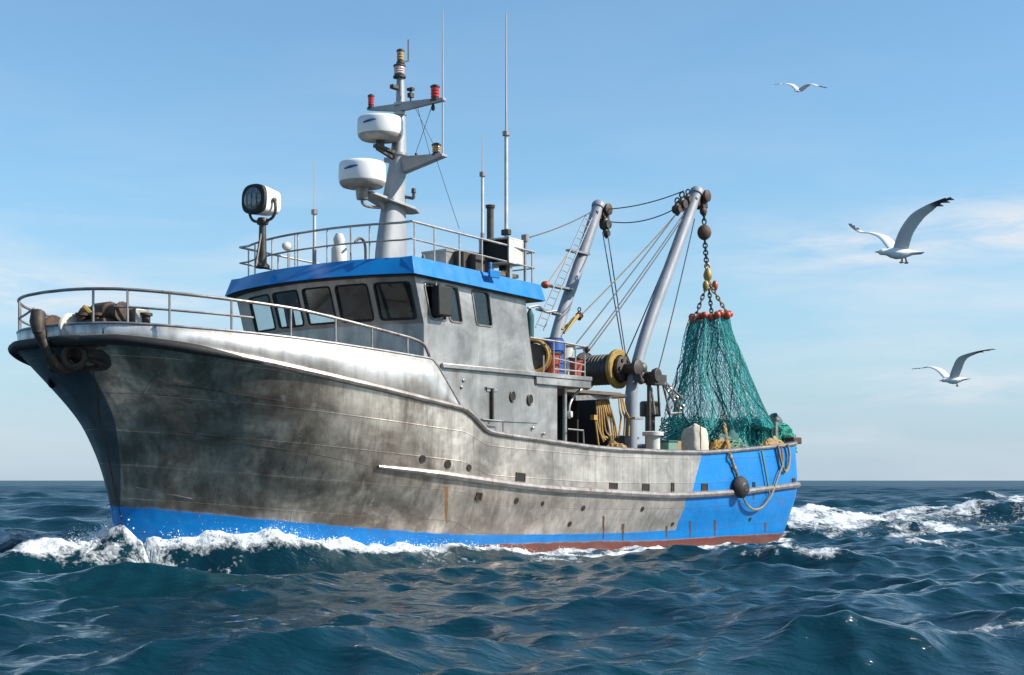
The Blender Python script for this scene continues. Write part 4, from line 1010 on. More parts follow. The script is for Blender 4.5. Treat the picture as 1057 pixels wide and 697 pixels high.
# rigging
RIG = [((547, 245, 2.2), (610, 219, -1.2), .06, 'wire'), ((626, 216, -1.2), (706, 197, 1.3), .10, 'wire'), ((630, 229, -1.2), (698, 215, 1.3), .16, 'wire'),
       ((622, 240, -1.2), (644, 368, .8), .0, 'wire'), ((627, 240, -1.2), (646, 368, .8), .0, 'wire'), ((700, 219, 1.35), (598, 327, .2), .05, 'wire_tan'),
       ((699, 220, 1.35), (586, 366, 2.0), .03, 'wire'), ((705, 222, 1.35), (603, 364, 2.4), .03, 'wire'), ((706, 224, 1.35), (608, 362, 2.4), .05, 'wire'),
       ((697, 248, 1.4), (646, 368, 1.0), .03, 'wire'), ((717, 226, 1.4), (678, 388, 1.5), .10, 'wire'), ((587, 261, -1.0), (566, 292, -.2), .0, 'wire_tan')]
for a_, b2, s_, mt in RIG:
    MB().tube(sag(P(*a_), P(*b2), s_, 12), .017 if mt == 'wire' else .02, 5).build('rigging_line', M[mt], boat)
# thick yellow tackle on the tan stay
MB().tube([P(582, 344, .5), P(591, 331, .3), P(598, 325, .2)], [.03, .06, .045], 8).tube([P(580, 340, .3), P(597, 327, .1)], .03, 6).build('stay_tackle', M['yellow_rope'], boat)
q = P(563, 294, -.2); MB().ell(q, (.12, .12, .1)).build('stay_insulator', M['orange'], boat)
block(P(598, 326, .2), boat, .7, 'rust')

# ================================================================== LOOSE THINGS ON BOARD
# hoist tackle with chain and block
hb = P(726, 206, 1.55)
ht = on_boat('hoist_tackle', hb); tag(ht, 'rusty round pulley block on a chain hanging from the taller gantry post', 'pulley block')
def chain(a, b, n, R_, r_):
    m_ = MB(); a, b = Vector(a), Vector(b); d = (b - a).normalized(); u = d.orthogonal().normalized(); v = d.cross(u)
    for i in range(n):
        c_ = a.lerp(b, (i + .5) / n); ax_ = u if i % 2 else v; L_ = (b - a).length / n * .72; s_ = (d.cross(ax_))
        m_.tube([c_ + d * math.cos(2 * math.pi * k / 10) * L_ + s_ * math.sin(2 * math.pi * k / 10) * R_ for k in range(10)], r_, 5, closed=True)
    return m_
kid(chain(P(726, 205, 1.55), P(727, 231, 1.55), 6, .055, .022), 'upper_chain', M['rust'], ht, hb)
m_ = MB().ell(P(726, 218, 1.55), (.12, .10, .13)).box(P(725.5, 213, 1.55), (.14, .12, .1)); kid(m_, 'swivel', M['rust'], ht, hb)
pb_ = P(727, 240, 1.55); m_ = MB().lathe([(.03, -.10), (.14, -.08), (.195, -.03), (.18, 0), (.195, .03), (.14, .08), (.03, .10)], pb_, (.7, .7, 0), 22); m_.v = [(v[0], v[1], pb_.z + (v[2] - pb_.z) * 1.12) for v in m_.v]
kid(m_, 'sheave_block', M['rust'], ht, hb)
kid(chain(P(727.5, 248, 1.55), P(729.5, 274, 1.55), 7, .06, .022), 'lower_chain', M['dark'], ht, hb)
m_ = MB().lathe([(.04, -.2), (.11, -.1), (.13, .0), (.09, .12), (.05, .2)], P(730.5, 284, 1.55), n=12).torus(P(730, 275, 1.55), .07, .028, (.6, .8, 0), 12, 6); kid(m_, 'hook', M['yellow'], ht, hb)

# the trawl net
apex = P(731, 291, 1.55)
nb = Vector((P(745, 450, 1.5).x, 1.5, 2.12))
net = on_boat('trawl_net', nb); tag(net, 'green trawl net with orange floats hung up in a tall cone above the stern', 'fishing net')
head = P(733, 328, 1.5)
tt0 = P(716, 336, 1.5); d_ = 41.2
def scr(lat, dep, z, c_):        # lateral metres (screen right) and depth metres (away) -> boat point
    # screen right in boat axes is (-SN, CS); away is (-CS, -SN)
    return Vector((c_.x - SN * lat - CS * dep, c_.y + CS * lat - SN * dep, z))
prof = [  # z above, lateral centre, half lateral width
    (6.28, 0.00, .50), (6.05, .0, .56), (5.6, .02, .68), (5.1, .06, .82), (4.6, .10, .97), (4.1, .16, 1.14), (3.7, .22, 1.27), (3.3, .28, 1.40), (2.95, .30, 1.50), (2.6, .32, 1.58), (2.3, .33, 1.62)]
pz = np.array([p[0] for p in prof])[::-1]; pc = np.array([p[1] for p in prof])[::-1]; pw_ = np.array([p[2] for p in prof])[::-1]
def net_pt(a, z, layer, amp=1.0):
    c_ = float(np.interp(z, pz, pc)); w_ = float(np.interp(z, pz, pw_))
    fold = 1 + amp * (.10 * math.sin(9 * a + layer * 1.3) + .06 * math.sin(17 * a + 2.1 * layer + z * .5)) * (1.15 - .25 * (6.3 - z) / 4)
    low = max(0, (3.6 - z) / 1.5)
    fold += low * .06 * math.sin(23 * a + z * 7)
    w_ *= fold * (1 - .14 * layer) 
    q = scr(c_ + w_ * math.cos(a) + .03 * math.sin(z * 3 + a * 2), w_ * math.sin(a) * .75 + .25 * low, z + .05 * math.sin(5 * a + layer), Vector((head.x, head.y, 0)))
    if z < 3.2: q.y = min(q.y, 2.66 + .06 * math.sin(31 * a)); q.x = max(q.x, -10.45 + .06 * math.sin(27 * a))
    return q
def net_layer(layer, nst, npt, z0, z1, twist, r_, amp=1.):
    m_ = MB()
    for dirn in (1, -1):
        for i in range(nst):
            a0 = 2 * math.pi * i / nst; pts_ = []
            for k in range(npt + 1):
                t = k / npt; z = z0 + (z1 - z0) * t
                pts_.append(net_pt(a0 + dirn * twist * t + (.008 if layer < .3 else .02) * random.uniform(-1, 1), z + random.uniform(-.008, .008), layer, amp))
            m_.tube(pts_, r_, 3, cap=False)
    return m_
kid(net_layer(0, 104, 44, 6.25, 2.25, 1.15, .006), 'netting', M['net'], net, nb, smooth=False)
kid(net_layer(1, 56, 36, 6.25, 2.3, 1.2, .006, 1.6), 'inner_netting', M['net'], net, nb, smooth=False)
kid(net_layer(.4, 120, 16, 3.45, 2.15, .8, .014, 1.8), 'lower_netting', M['net'], net, nb, smooth=False)
kid(net_layer(1.6, 60, 12, 3.3, 2.15, .6, .018, 1.8), 'lower_netting', M['net_dark'], net, nb, smooth=False)
for i in range(22):
    a = 2 * math.pi * (i + .3 * random.random()) / 22; pts_ = [net_pt(a + .16 * math.sin(k * .5 + i), 6.25 - k * .235, random.choice((0, .2, .6)), 1.) for k in range(18)]
    kid(MB().tube(pts_, random.choice((.016, .022, .028)), 5), 'gather_line', M['net_dark'] if i % 3 else M['net'], net, nb)
for sgn, lay in ((math.pi, 0), (0.05, 0)):
    kid(MB().tube([net_pt(sgn, 6.25 - k * .2, lay) for k in range(20)], .035, 6), 'edge_rope', M['net_dark'], net, nb)
for i in range(17):
    a = 2 * math.pi * i / 17 + .2; p_ = net_pt(a, 6.3, 0); t = 1 if i % 2 else 0
    kid(MB().ell(p_ + Vector((0, 0, .03 + .05 * math.cos(a))), (.105, .105, .09 + .03 * random.random())), 'net_float', M['orange'], net, nb)
# bridle: three chains from the hook to the float ring
for px, py in ((716, 332), (735, 327), (751, 324)):
    kid(chain(P(731, 291, 1.55), P(px, py, 1.5), 9, .045, .02), 'bridle_chain', M['rust'] if px < 745 else M['tan_rope'], net, nb)
for px, py in ((728.5, 295), (738, 295)): kid(MB().ell(P(px, py, 1.55), (.09, .09, .15)), 'bridle_float', M['yellow'] if px < 735 else M['orange'], net, nb)
# net heap lying at the stern (own thing)
def heap(name, label, cat, c_, rx, ry, rz, mat, mat2, n, r_, seed, rope_n=0):
    root = on_boat(name, c_); tag(root, label, cat); rnd = random.Random(seed)
    m_ = MB().ell((0, 0, rz * .3), (rx * .86, ry * .86, rz * .75), n=26, m=14, lump=.5, seed=seed); m_.build('core', mat2, root)
    m_ = MB()
    for i in range(n):
        a = rnd.uniform(0, 6.28); pts_ = []; ph = rnd.uniform(0, 6.28); e0 = rnd.uniform(.1, 1.0)
        for k in range(14):
            t = a + k * rnd.uniform(.08, .25); e = max(.03, min(1.35, e0 + .35 * math.sin(k * .7 + ph)))
            f_ = 1 + .16 * mnoise.noise(Vector((math.cos(t) * 2, math.sin(t) * 2, e * 2 + seed)))
            pts_.append(Vector((rx * f_ * math.cos(t) * math.cos(e), ry * f_ * math.sin(t) * math.cos(e), rz * .3 + rz * .78 * f_ * math.sin(e))))
        m_.tube(smooth_path(pts_, 2), r_, 4)
    m_.build('strands', mat, root); return root
q = P(796, 449, 1.6); q.z = 2.15
heap('net_heap', 'loose heap of bright green netting at the stern, right of the hanging net', 'net pile', q, .85, .75, 1.25, M['net_bright'], M['net_dark'], 70, .016, 3)
q = P(754, 455, 2.35); q.z = 2.2
heap('net_bundle', 'low green net bundle lying on the blue gunwale under the hanging net', 'net pile', q, .85, .42, .75, M['green_rope'], M['net_dark'], 60, .016, 5)
q = P(744, 461, 2.75); q.z = 2.25
heap('rope_pile', 'tangled yellow rope pile between the pale sack and the green net', 'rope', q, .45, .22, .52, M['yellow_rope'], M['tan_rope'], 34, .02, 8)
q = P(797, 457, 2.65); q.z = 2.3
heap('rope_tangle', 'tan rope tangle draped over the cap rail near the stern corner', 'rope', q, .85, .25, .55, M['yellow_rope'], M['tan_rope'], 40, .02, 12)
q = P(236, 337, -.6); q.z = float(ZB(q.x)) - .06
heap('orange_net_pile', 'orange and brown net pile on the foredeck just ahead of the wheelhouse', 'net pile', q, .5, .55, .86, M['orange_net'], M['rust'], 60, .024, 4)

# pale sack (bulging, seams)
q = P(717.5, 462, 2.55); q.z = 2.18
sack = on_boat('sack', q); tag(sack, 'pale dirty lumpy sack standing at the rail beside the green net', 'sack')
m_ = MB(); rows = []
for i in range(15):
    t = i / 14; w_ = .36 * (1 - abs(t - .45) ** 3 * 1.8) * (1 if t < .93 else .8 - (t - .93) * 6)
    rows.append([Vector((w_ * 1.05 * math.copysign(abs(math.cos(a)) ** .7, math.cos(a)) + .04 * mnoise.noise(Vector((math.cos(a) * 2, t * 4, 1))), w_ * .9 * math.copysign(abs(math.sin(a)) ** .7, math.sin(a)) + .04 * mnoise.noise(Vector((math.sin(a) * 2, t * 4, 5))), t * .98 + .05 * math.sin(a * 2) * t)) for a in np.linspace(0, 2 * math.pi, 33)])
rows.append([Vector((0, 0, 1.0))] * 33)
m_.grid(rows).build('sack_body', M['canvas'], sack)
MB().tube([rows[k][6] * 1.01 for k in range(1, 14)], .012, 5).build('seam', M['tan_rope'], sack)
# small teal box on the rail
q = P(688, 460, 2.6); q.z = 2.12
bx_ = on_boat('fish_crate', q); tag(bx_, 'small teal crate beside the pale bollard at the rail', 'crate')
MB().box((0, 0, .28), (.42, .4, .56)).build('crate_body', M['green_rope'], bx_, bevel=.02)
MB().box((0, 0, .585), (.46, .44, .05)).build('crate_rim', M['net_dark'], bx_, bevel=.01)
MB().box((-.35, 0, .3), (.2, .34, .6)).build('crate_end', M['tan_rope'], bx_, bevel=.02)

# rope hank hanging under the net drum
q = P(626, 412, 1.75)
hk = on_boat('rope_hank', q); tag(hk, 'long yellow rope hank hanging below the net drum', 'rope')
for i in range(11):
    xo = i * 2.0; a1 = (615 + xo * .9, 411 + (i % 3)); a2 = (617 + i * 2.6, 440 + 8 * math.sin(i * .9)); a3 = (623 + i * 2.0, 456 - (i % 4) * 2)
    if i > 7: a1 = (637 + (i - 7) * 2, 412); a2 = (637 + (i - 7) * 4, 432); a3 = (634 + (i - 7) * 5, 450)
    kid(MB().tube(smooth_path([P(*a1, 1.75), P((a1[0] + a2[0]) / 2, 425, 1.78 + .02 * i), P(*a2, 1.8), P(*a3, 1.8)], 5), .026, 6), 'rope_strand', M['yellow_rope'] if i % 3 else M['tan_rope'], hk, q)
kid(MB().tube(smooth_path([P(614, 430, 1.85), P(616, 445, 1.85), P(618, 460, 1.85)], 5), .024, 6).box(P(613, 431, 1.85), (.14, .12, .12)), 'rope_tail', M['yellow_rope'], hk, q)
kid(MB().tube([P(612, 411, 1.7), P(645, 409, 1.7)], .05, 8), 'hanging_bar', M['rust'], hk, q)
q = P(636, 456, 2.2); q.z = 2.15
heap('rope_coil', 'brown rope coil lying on deck at the foot of the port gantry post', 'rope', q, .4, .32, .45, M['yellow_rope'], M['tan_rope'], 26, .024, 21)

# hose coil, drum, bins on the boat deck
DZ = 4.15
q = P(549, 368, 2.2); q.z = P(554, 367, 2.2).z
hc = on_boat('hose_coil', (q.x, q.y, DZ)); tag(hc, 'upright coil of yellow hose on the upper deck behind the wheelhouse', 'hose')
for i in range(6):
    kid(MB().torus((q.x - .12 + .08 * i - .1, q.y - .10 + .05 * i, DZ + .42), .38 - .01 * (i % 2), .045, (.8, .55, 0), 30, 6), 'hose_turn', M['yellow_rope'] if i % 2 else M['yellow'], hc, (q.x, q.y, DZ))
kid(MB().lathe([(.30, -.22), (.30, .2)], (q.x - .05, q.y, DZ + .42), (.8, .55, 0), 20), 'hose_reel', M['dark'], hc, (q.x, q.y, DZ))
q = P(570, 372, 2.2)
bd_ = on_boat('blue_drum', (q.x, q.y, DZ)); tag(bd_, 'blue plastic drum between the yellow hose coil and the rails', 'drum')
MB().lathe([(.28, 0), (.31, .03), (.30, .28), (.32, .30), (.30, .32), (.30, .58), (.32, .6), (.30, .62), (.28, .86), (.2, .9)], n=24).build('drum_body', M['blue_drum'], bd_)
MB().torus((0, 0, .88), .24, .02, n=20).build('drum_ring', M['black'], bd_)
for k, (px, lab, hgt, Y, mt) in enumerate(((569, 'orange fish basket in front of the blue drum behind the railing', .48, 2.4, 'orange'), (582, 'pale orange bucket behind the railing, middle of the upper deck', .72, 2.2, 'pale'), (592, 'orange basket nearest the aft end of the upper deck railing', .42, 2.35, 'orange'))):
    q = P(px, 380, Y); bk = on_boat('fish_basket' if k != 1 else 'bucket', (q.x, q.y, DZ)); tag(bk, lab if k != 1 else 'tall pale bucket behind the railing between two orange baskets', 'basket' if k != 1 else 'bucket')
    MB().lathe([(.17, 0), (.23, hgt), (.25, hgt), (.25, hgt + .03), (.22, hgt + .03), (.16, .04)], n=18).build('basket_body', M[mt], bk)
    MB().torus((0, 0, hgt + .02), .245, .018, n=20).build('basket_rim', M['rust'], bk)
# clutter by the post base on the boat deck
q = P(586, 352, .4); q.z = 4.9

# stern ropes over the side and black fender
rp = P(757, 470, 3.1)
r1 = on_boat('mooring_rope', rp); tag(r1, 'knotted tan rope hanging over the blue stern side to the black fender', 'rope')
pts1 = [P(747, 428, 2.0), P(748, 440, 2.4), P(750, 452, 2.85)] + [hull_at(px, py, out=.06)[0] for px, py in ((753, 468), (756, 478), (760, 488), (762, 494))]
sp1 = smooth_path(pts1, 6)
for ph in (0, 2.1, 4.2):
    kid(MB().tube([p + Vector((.03 * math.cos(i * .9 + ph), .02 * math.sin(i * .9 + ph), .02 * math.sin(i * .9 + ph + 1))) for i, p in enumerate(sp1)], .026, 5), 'rope_strand', M['tan_rope'] if ph else M['yellow_rope'], r1, rp)
for k in (8, 14, 20, 27):
    kid(MB().ell(sp1[k], (.06, .055, .06)), 'rope_knot', M['yellow_rope'], r1, rp)
fq = hull_at(764.5, 503, out=.14)[0]
fd = on_boat('fender', fq); tag(fd, 'round black rubber fender hanging on the blue stern at the rub rail', 'fender')
MB().lathe([(.05, -.16), (.2, -.14), (.29, -.05), (.30, .03), (.24, .11), (.12, .15), (.06, .16)], (0, 0, 0), (.15, 1, .1), 24).build('fender_body', M['black'], fd)
MB().torus((0, .14, 0), .10, .025, (.15, 1, .1), 16, 6).build('fender_ring', M['dark'], fd)
loop = [hull_at(px, py, out=.07)[0] for px, py in ((786, 465), (789, 480), (792, 497), (794, 509))]
rb_ = on_boat('slack_rope', loop[0]); tag(rb_, 'slack green-grey rope looping below the rub rail at the stern', 'rope')
kid(MB().tube(smooth_path(loop, 5), .03, 6), 'rope_strand', M['green_rope'], rb_, loop[0])
lp2 = [hull_at(px, py, out=.10)[0] for px, py in ((767, 513), (771, 521), (778, 526), (786, 524), (793, 516), (798, 507), (804, 490), (808, 478), (807, 466), (806, 458))]
kid(MB().tube(smooth_path(lp2, 5), .032, 6), 'rope_bight', M['tan_rope'], rb_, loop[0])
lp3 = [hull_at(px, py, out=.07)[0] for px, py in ((803, 458), (805, 470), (808, 482), (811, 487), (814, 481), (815, 470), (813, 459))]
r3 = on_boat('hanging_rope', lp3[0]); tag(r3, 'short tan rope loop hanging down near the stern corner', 'rope')
kid(MB().tube(smooth_path(lp3, 5), .035, 6), 'rope_loop', M['yellow_rope'], r3, lp3[0])
kid(MB().tube(smooth_path([p + Vector((.06, .03, .02)) for p in lp3], 5), .028, 6), 'rope_loop', M['tan_rope'], r3, lp3[0])

# anchor on the bow roller
an = on_boat('anchor', (12.3, .25, 4.2)); tag(an, 'heavy rusty anchor hanging from the bow roller at the stem', 'anchor')
k_ = (12.3, .25, 4.2)
aq = [P(47, 327, .25), P(50, 345, .30), P(55, 360, .34), P(62, 374, .36), P(65, 379, .36)]
for p in aq: p.x = max(p.x, 12.66 - .45 * max(0, 4.25 - p.z))
kid(MB().tube(smooth_path(aq, 6), [.115] * 8 + [.095] * 9 + [.085] * 8, 10), 'shank', M['anchor'], an, k_)
fl = [aq[0] + Vector((0, -.02, .05)), aq[0] + Vector((.06, .05, -.1)), aq[1] + Vector((.05, .02, 0))]
kid(MB().tube(fl, [.13, .14, .10], 12), 'crown', M['anchor'], an, k_)
kid(MB().tube(smooth_path([P(53, 366, .4), P(60, 377, .42), P(68, 379, .5), P(75, 372, .6)], 5), [.08 + .05 * math.sin(i / 15 * 3.14) for i in range(16)], 8), 'fluke', M['rust'], an, k_)
kid(MB().torus(P(77, 368, .75), .19, .06, (.8, .6, 0), 18, 8), 'shackle', M['rust'], an, k_)

# ================================================================== GULLS
def gull(name_label, d, beak, tail, near, far, feet, sc, bodyw, group):
    """near / far: lists of (px, py, depth offset) wing joints root..tip; chord lengths follow"""
    o = Wd((beak[0] * .5 + tail[0] * .5), (beak[1] * .5 + tail[1] * .5), d)
    m_ = MB(); col = []
    a = Wd(*beak, d) - o; b = Wd(*tail, d) - o; ax = (b - a); L = ax.length; ax.normalize()
    up = Vector((0, 0, 1)); sd = ax.cross(up).normalized(); up = sd.cross(ax)
    st = [(.07, .004, -.02), (.09, .030, -.005), (.13, .046, .0), (.18, .050, .005), (.25, .052, .0), (.34, .078, -.01), (.45, .092, -.015), (.58, .085, -.012), (.70, .060, .0), (.80, .042, .008), (.90, .056, .012), (1.0, .074, .012)]
    rows = []
    for t, r_, dz in st:
        flat = 1.0 if t < .75 else max(.14, 1 - (t - .75) * 3.6); wide = 1 if t < .78 else 1 + (t - .78) * 3.2
        c_ = a + ax * (L * t) + up * (dz * L)
        rows.append([c_ + (sd * math.cos(q) * wide + up * math.sin(q) * flat) * r_ * 1.3 * L * bodyw for q in np.linspace(0, 2 * math.pi, 17)])
    n0 = len(m_.v); m_.grid(rows); col += [(.88, .87, .86)] * (len(m_.v) - n0)
    n0 = len(m_.v)
    m_.add([a + ax * L * .065 + (-ax) * 0, a + ax * L * .065], []); col += [(.8, .79, .77)] * (len(m_.v) - n0)
    for wing, isnear in ((near, True), (far, False)):
        J = smooth_path([Wd(px, py, d + dd) - o for px, py, dd, _ in wing], 6); ch = [c for *_, c in wing]
        n_j = len(J); rws = []; n0 = len(m_.v); cols = []
        for i, p in enumerate(J):
            t = i / (n_j - 1); c_ = float(np.interp(t * (len(ch) - 1), range(len(ch)), ch))
            sp_ = (J[min(i + 1, n_j - 1)] - J[max(i - 1, 0)]).normalized()
            cv = (ax - sp_ * ax.dot(sp_) * .8).normalized()
            nn = sp_.cross(cv).normalized()
            ring_ = []
            for k in range(12):
                q = 2 * math.pi * k / 12; xx = .5 - .5 * math.cos(q); th_ = .075 * math.sin(q) * (1 - xx) ** .6 * 1.5 + .006 * math.sin(q)
                cam_ = .10 * xx * (1 - xx)
                ring_.append(p + cv * c_ * .9 * (xx - .35) + nn * c_ * (th_ + (cam_ if nn.z > 0 else -cam_)))
            ring_.append(ring_[0]); rws.append(ring_)
            for k in range(13):
                q = 2 * math.pi * k / 12; under = (math.sin(q) * nn.z) < 0; xx = .5 - .5 * math.cos(q)
                base = (.74, .74, .75) if under else (.74, .75, .77)
                if xx > .78 and t < .72: base = (.8, .79, .77)
                if t > .76: f_ = min(1, (t - .76) / .08); base = tuple(x * (1 - f_) + y * f_ for x, y in zip(base, (.035, .033, .033)))
                cols.append(base)
        m_.grid(rws); col += cols
        # split feather tips: small notched primaries
        for kf in range(3):
            p = J[-1 - kf * 2]; sp_ = (J[-1] - J[-3]).normalized(); cv = (ax - sp_ * ax.dot(sp_) * .8).normalized()
            n0 = len(m_.v); c_ = ch[-2] * .9
            b0_ = p + cv * c_ * .15; tip = p + cv * c_ * (.75 + .05 * kf) + sp_ * c_ * .45; nn = sp_.cross(cv) * .012
            m_.add([b0_ - sp_ * .05, b0_ + sp_ * .05, tip, b0_ + nn], [(0, 1, 2), (0, 3, 2), (1, 3, 2)]); col += [(.04, .038, .038)] * 4
    me = bpy.data.meshes.new('gull'); me.from_pydata([tuple(v) for v in m_.v], [], m_.f)
    at_ = me.color_attributes.new('feather', 'FLOAT_COLOR', 'POINT')
    for i, c_ in enumerate(col): at_.data[i].color = (*c_, 1)
    g = bpy.data.objects.new('seagull', me); COL.objects.link(g); g.location = o
    me.materials.append(M['feather']); me.shade_smooth()
    tag(g, name_label, 'seagull', group)
    bk_ = MB().tube([a + ax * L * .085, a + ax * L * .03, a - up * L * .012], [.022 * L, .016 * L, .004 * L], 8); bk_.build('beak', M['beak'], g)
    for s_ in (-1, 1): MB().ell(a + ax * L * .125 + sd * s_ * L * .040 * bodyw + up * L * .014, (.009 * L,) * 3, n=8, m=6).build('eye', M['black'], g)
    for (fa, fb) in feet:
        A = Wd(*fa, d) - o; B = Wd(*fb, d) - o
        MB().tube([A, A.lerp(B, .55) + ax * .006, B], [.012, .010, .016], 6).ell(B, (.03, .02, .012)).build('leg', M['leg'], g)
    return g
m, n, l, b = new_mat('feathers'); at_ = n.new('ShaderNodeAttribute'); at_.attribute_name = 'feather'
tcn = n.new('ShaderNodeTexCoord').outputs['Object']; nz_ = noise_node(n, l, tcn, 22, 4)
l.new(mix(n, l, mmath(n, l, 'MULTIPLY', nz_, .18), at_.outputs['Color'], (.25, .24, .23)), b.inputs['Base Color']); b.inputs['Roughness'].default_value = .75
M['feather'] = m
M['beak'] = simple('beak', (.5, .30, .07), (.4, .22, .06), .5, 0, 20, bmp=0); M['leg'] = simple('gull_leg', (.42, .25, .20), (.35, .2, .15), .6, 0, 20, bmp=0)
gull('large seagull with raised wings flying left of the right edge, feet dangling', 18., (903, 260), (952, 262),
     [(927, 258, -.02, .22), (933, 240, -.16, .20), (944, 224, -.28, .19), (958, 214, -.38, .14), (976, 204.5, -.48, .02)],
     [(921, 257.5, .03, .18), (911, 245.5, .22, .16), (900, 241, .40, .13), (888, 239.5, .55, .09), (877, 233, .68, .02)],
     [((931, 264), (930.5, 271)), ((934, 265), (935.5, 271.5))], 1, 1.05, 'seagulls over the sea')
gull('seagull with arched wings flying low near the horizon haze on the right', 27., (969.5, 393), (1000.5, 391.5),
     [(983, 390.5, -.02, .22), (987, 379, -.18, .21), (992, 370, -.32, .20), (1003, 365, -.45, .15), (1022, 360.5, -.6, .02)],
     [(977, 390.5, .03, .18), (969, 382.5, .25, .16), (960, 379, .45, .13), (952, 380, .62, .08), (942, 380.7, .8, .02)],
     [((987, 395), (988, 398.5))], 1, 1.05, 'seagulls over the sea')
gull('small distant seagull gliding high up in the blue sky', 42., (819, 94), (829, 94),
     [(825, 93.2, -.1, .16), (832, 88.5, -.2, .15), (837, 87, -.3, .13), (843, 88.5, -.4, .09), (851.5, 90.8, -.5, .02)],
     [(822.5, 93.2, .0, .16), (818, 88.6, .1, .15), (812, 86.6, .2, .13), (806, 86.6, .3, .09), (799.5, 87.3, .0, .02)],
     [], 1, 1.1, 'seagulls over the sea')

# ================================================================== SEA
fine_half = R(27); nf = 820
ang = np.concatenate([np.linspace(-fine_half, fine_half, nf), np.linspace(fine_half, 2 * math.pi - fine_half, 74)[1:-1]])
rad = np.concatenate([np.geomspace(.6, 7, 14)[:-1], np.arange(7, 14, .045), np.arange(14, 46, .055), np.geomspace(46, 420, 480)[:-1], np.geomspace(420, 14000, 160)])
AA, RR = np.meshgrid(ang, rad)
X = RR * np.sin(AA); Y = RR * np.cos(AA); Z = np.zeros_like(X)
dr = np.gradient(rad)[:, None] * np.ones_like(X); da = np.gradient(ang)[None, :] * RR
finecol = (np.arange(len(ang)) < nf)[None, :]
res = np.where(finecol, np.maximum(dr, np.abs(da)), RR * .1)
nw = 72
lam = .38 * (60 ** rng.random(nw)); lam.sort()
main = R(-72)
DX = np.zeros_like(X); DY = np.zeros_like(X)
for i, L in enumerate(lam):
    th = main + rng.normal(0, .42 if L > 3 else .8); k = 2 * math.pi / L
    amp = .0118 * L * (1 if L < 6 else (6 / L) ** 1.25) * rng.uniform(.6, 1.3) * (.92 if L > 2.5 else .98)
    dxw, dyw = math.cos(th), math.sin(th); ph = rng.uniform(0, 6.28)
    wgt = np.clip(L / (res * 2.2) - 1, 0, 1)
    warp = .35 * np.sin(X * .11 * dyw + Y * .07 + i) 
    a = k * (dxw * X + dyw * Y) + ph + warp
    gmod = .7 + .5 * np.sin(X * .9 / L ** .9 * .35 * dyw - Y * .35 / L ** .9 * dxw + i * 1.7)
    aw = amp * wgt * gmod
    Z += aw * np.cos(a); ck = .8; DX -= ck * aw * dxw * np.sin(a); DY -= ck * aw * dyw * np.sin(a)
def vnoise(x, y, seed, octaves=4):
    r_ = np.random.default_rng(seed); s = np.zeros_like(x); A = 1.; f = 1.
    for o_ in range(octaves):
        for _ in range(3):
            t = r_.uniform(0, 6.28); p1, p2 = r_.uniform(0, 6.28, 2)
            u = x * math.cos(t) + y * math.sin(t); v = -x * math.sin(t) + y * math.cos(t)
            s += A * np.sin(u * f + p1 + 1.3 * np.sin(v * f * .7 + p2)) / 3
        A *= .55; f *= 2.1
    return s
# short peaky chop
def ridged(x, y, seed, f):
    return 1 - np.abs(vnoise(x * f, y * f * 1.5, seed, 2))
gust = np.clip(.6 + .5 * vnoise(X * .16, Y * .16, 71, 2), .15, 1.4)
Z += np.clip(1 - res / .5, 0, 1) * gust * (.04 * ridged(X, Y, 72, 1.5) + .028 * ridged(X, Y, 73, 3.6) * np.clip(1 - res / .2, 0, 1) + .010 * ridged(X, Y, 74, 8.) * np.clip(1 - res / .1, 0, 1)) - .04
# boat coordinates of every sea vertex
rx_, ry_ = X - OX, Y - OY
XB = -SN * rx_ - CS * ry_; YB = CS * rx_ - SN * ry_
hw = halfb(np.clip(XB, -10.4, 10.8), 10.72, 2.88, 9, 2.1, 1.28, 2.75)
d_side = np.abs(YB) - hw
d_fore = np.hypot(np.clip(XB - 10.6, 0, None), YB) ; d = np.where(XB > 10.6, d_fore, d_side)
d_aft = np.hypot(np.clip(-10.5 - XB, 0, None), np.clip(np.abs(YB) - 2.4, 0, None)); d = np.where(XB < -10.4, d_aft, d)
near = np.exp(-np.clip(d, 0, None) / 2.5)
calm = 1 - .38 * near; Z *= calm; DX *= calm; DY *= calm
s = 10.7 - XB                                             # distance aft of the stem
rag = 1 + .32 * vnoise(XB * 1.5, YB * .9, 3) ; rag2 = vnoise(X * 4.5, Y * 4.5, 5)
Ab = np.interp(s, [-1.2, -.3, .6, 2, 4, 6, 8.5, 12, 20, 26], [.1, .55, .72, .66, .56, .40, .14, -.04, -.06, 0])
d0 = np.interp(s, [-1, 0, 3, 8, 14, 24], [.12, .16, .30, .6, 1.3, 2.6]); wd_ = np.interp(s, [-1, 0, 4, 10, 24], [.42, .5, .62, .7, .9])
ridge = Ab * np.exp(-np.abs((d - d0) / wd_) ** 2.0) * np.clip(rag, .25, 1.6)
inside = d < d0; ridge = np.where(inside, np.maximum(ridge, Ab * .8 * np.clip(rag, .25, 1.6)), ridge)
trough = -.22 * np.interp(s, [-1, 1, 8, 13], [0, 1, .9, 0]) * np.exp(-((d - d0 - 1.5) / .9) ** 2) / (1 + np.exp(-(YB - .1) * 2.2))
Z += ridge + trough
foam = np.zeros_like(X)
cr = np.exp(-((d - d0) / (wd_ * .74)) ** 2) * np.interp(s, [-1.5, -.6, 0, 6, 9, 14, 22, 26], [0, .6, 1, 1.0, 1.0, .85, .75, 0])
foam = np.maximum(foam, cr * (1.12 + .30 * vnoise(XB * 1.1, YB * 2.2, 9)))
foam = np.maximum(foam, np.interp(d, [0, .25, .9], [.9, .8, 0]) * np.interp(s, [-.5, 2, 24], [.8, .95, .8]))
foam = np.maximum(foam, np.exp(-((d - d0 - .55) / .6) ** 2) * np.interp(s, [-1, 0, 7, 11], [0, .45, .50, 0]) * (.8 + .5 * vnoise(XB * 2.6, YB * 1.2, 19)))
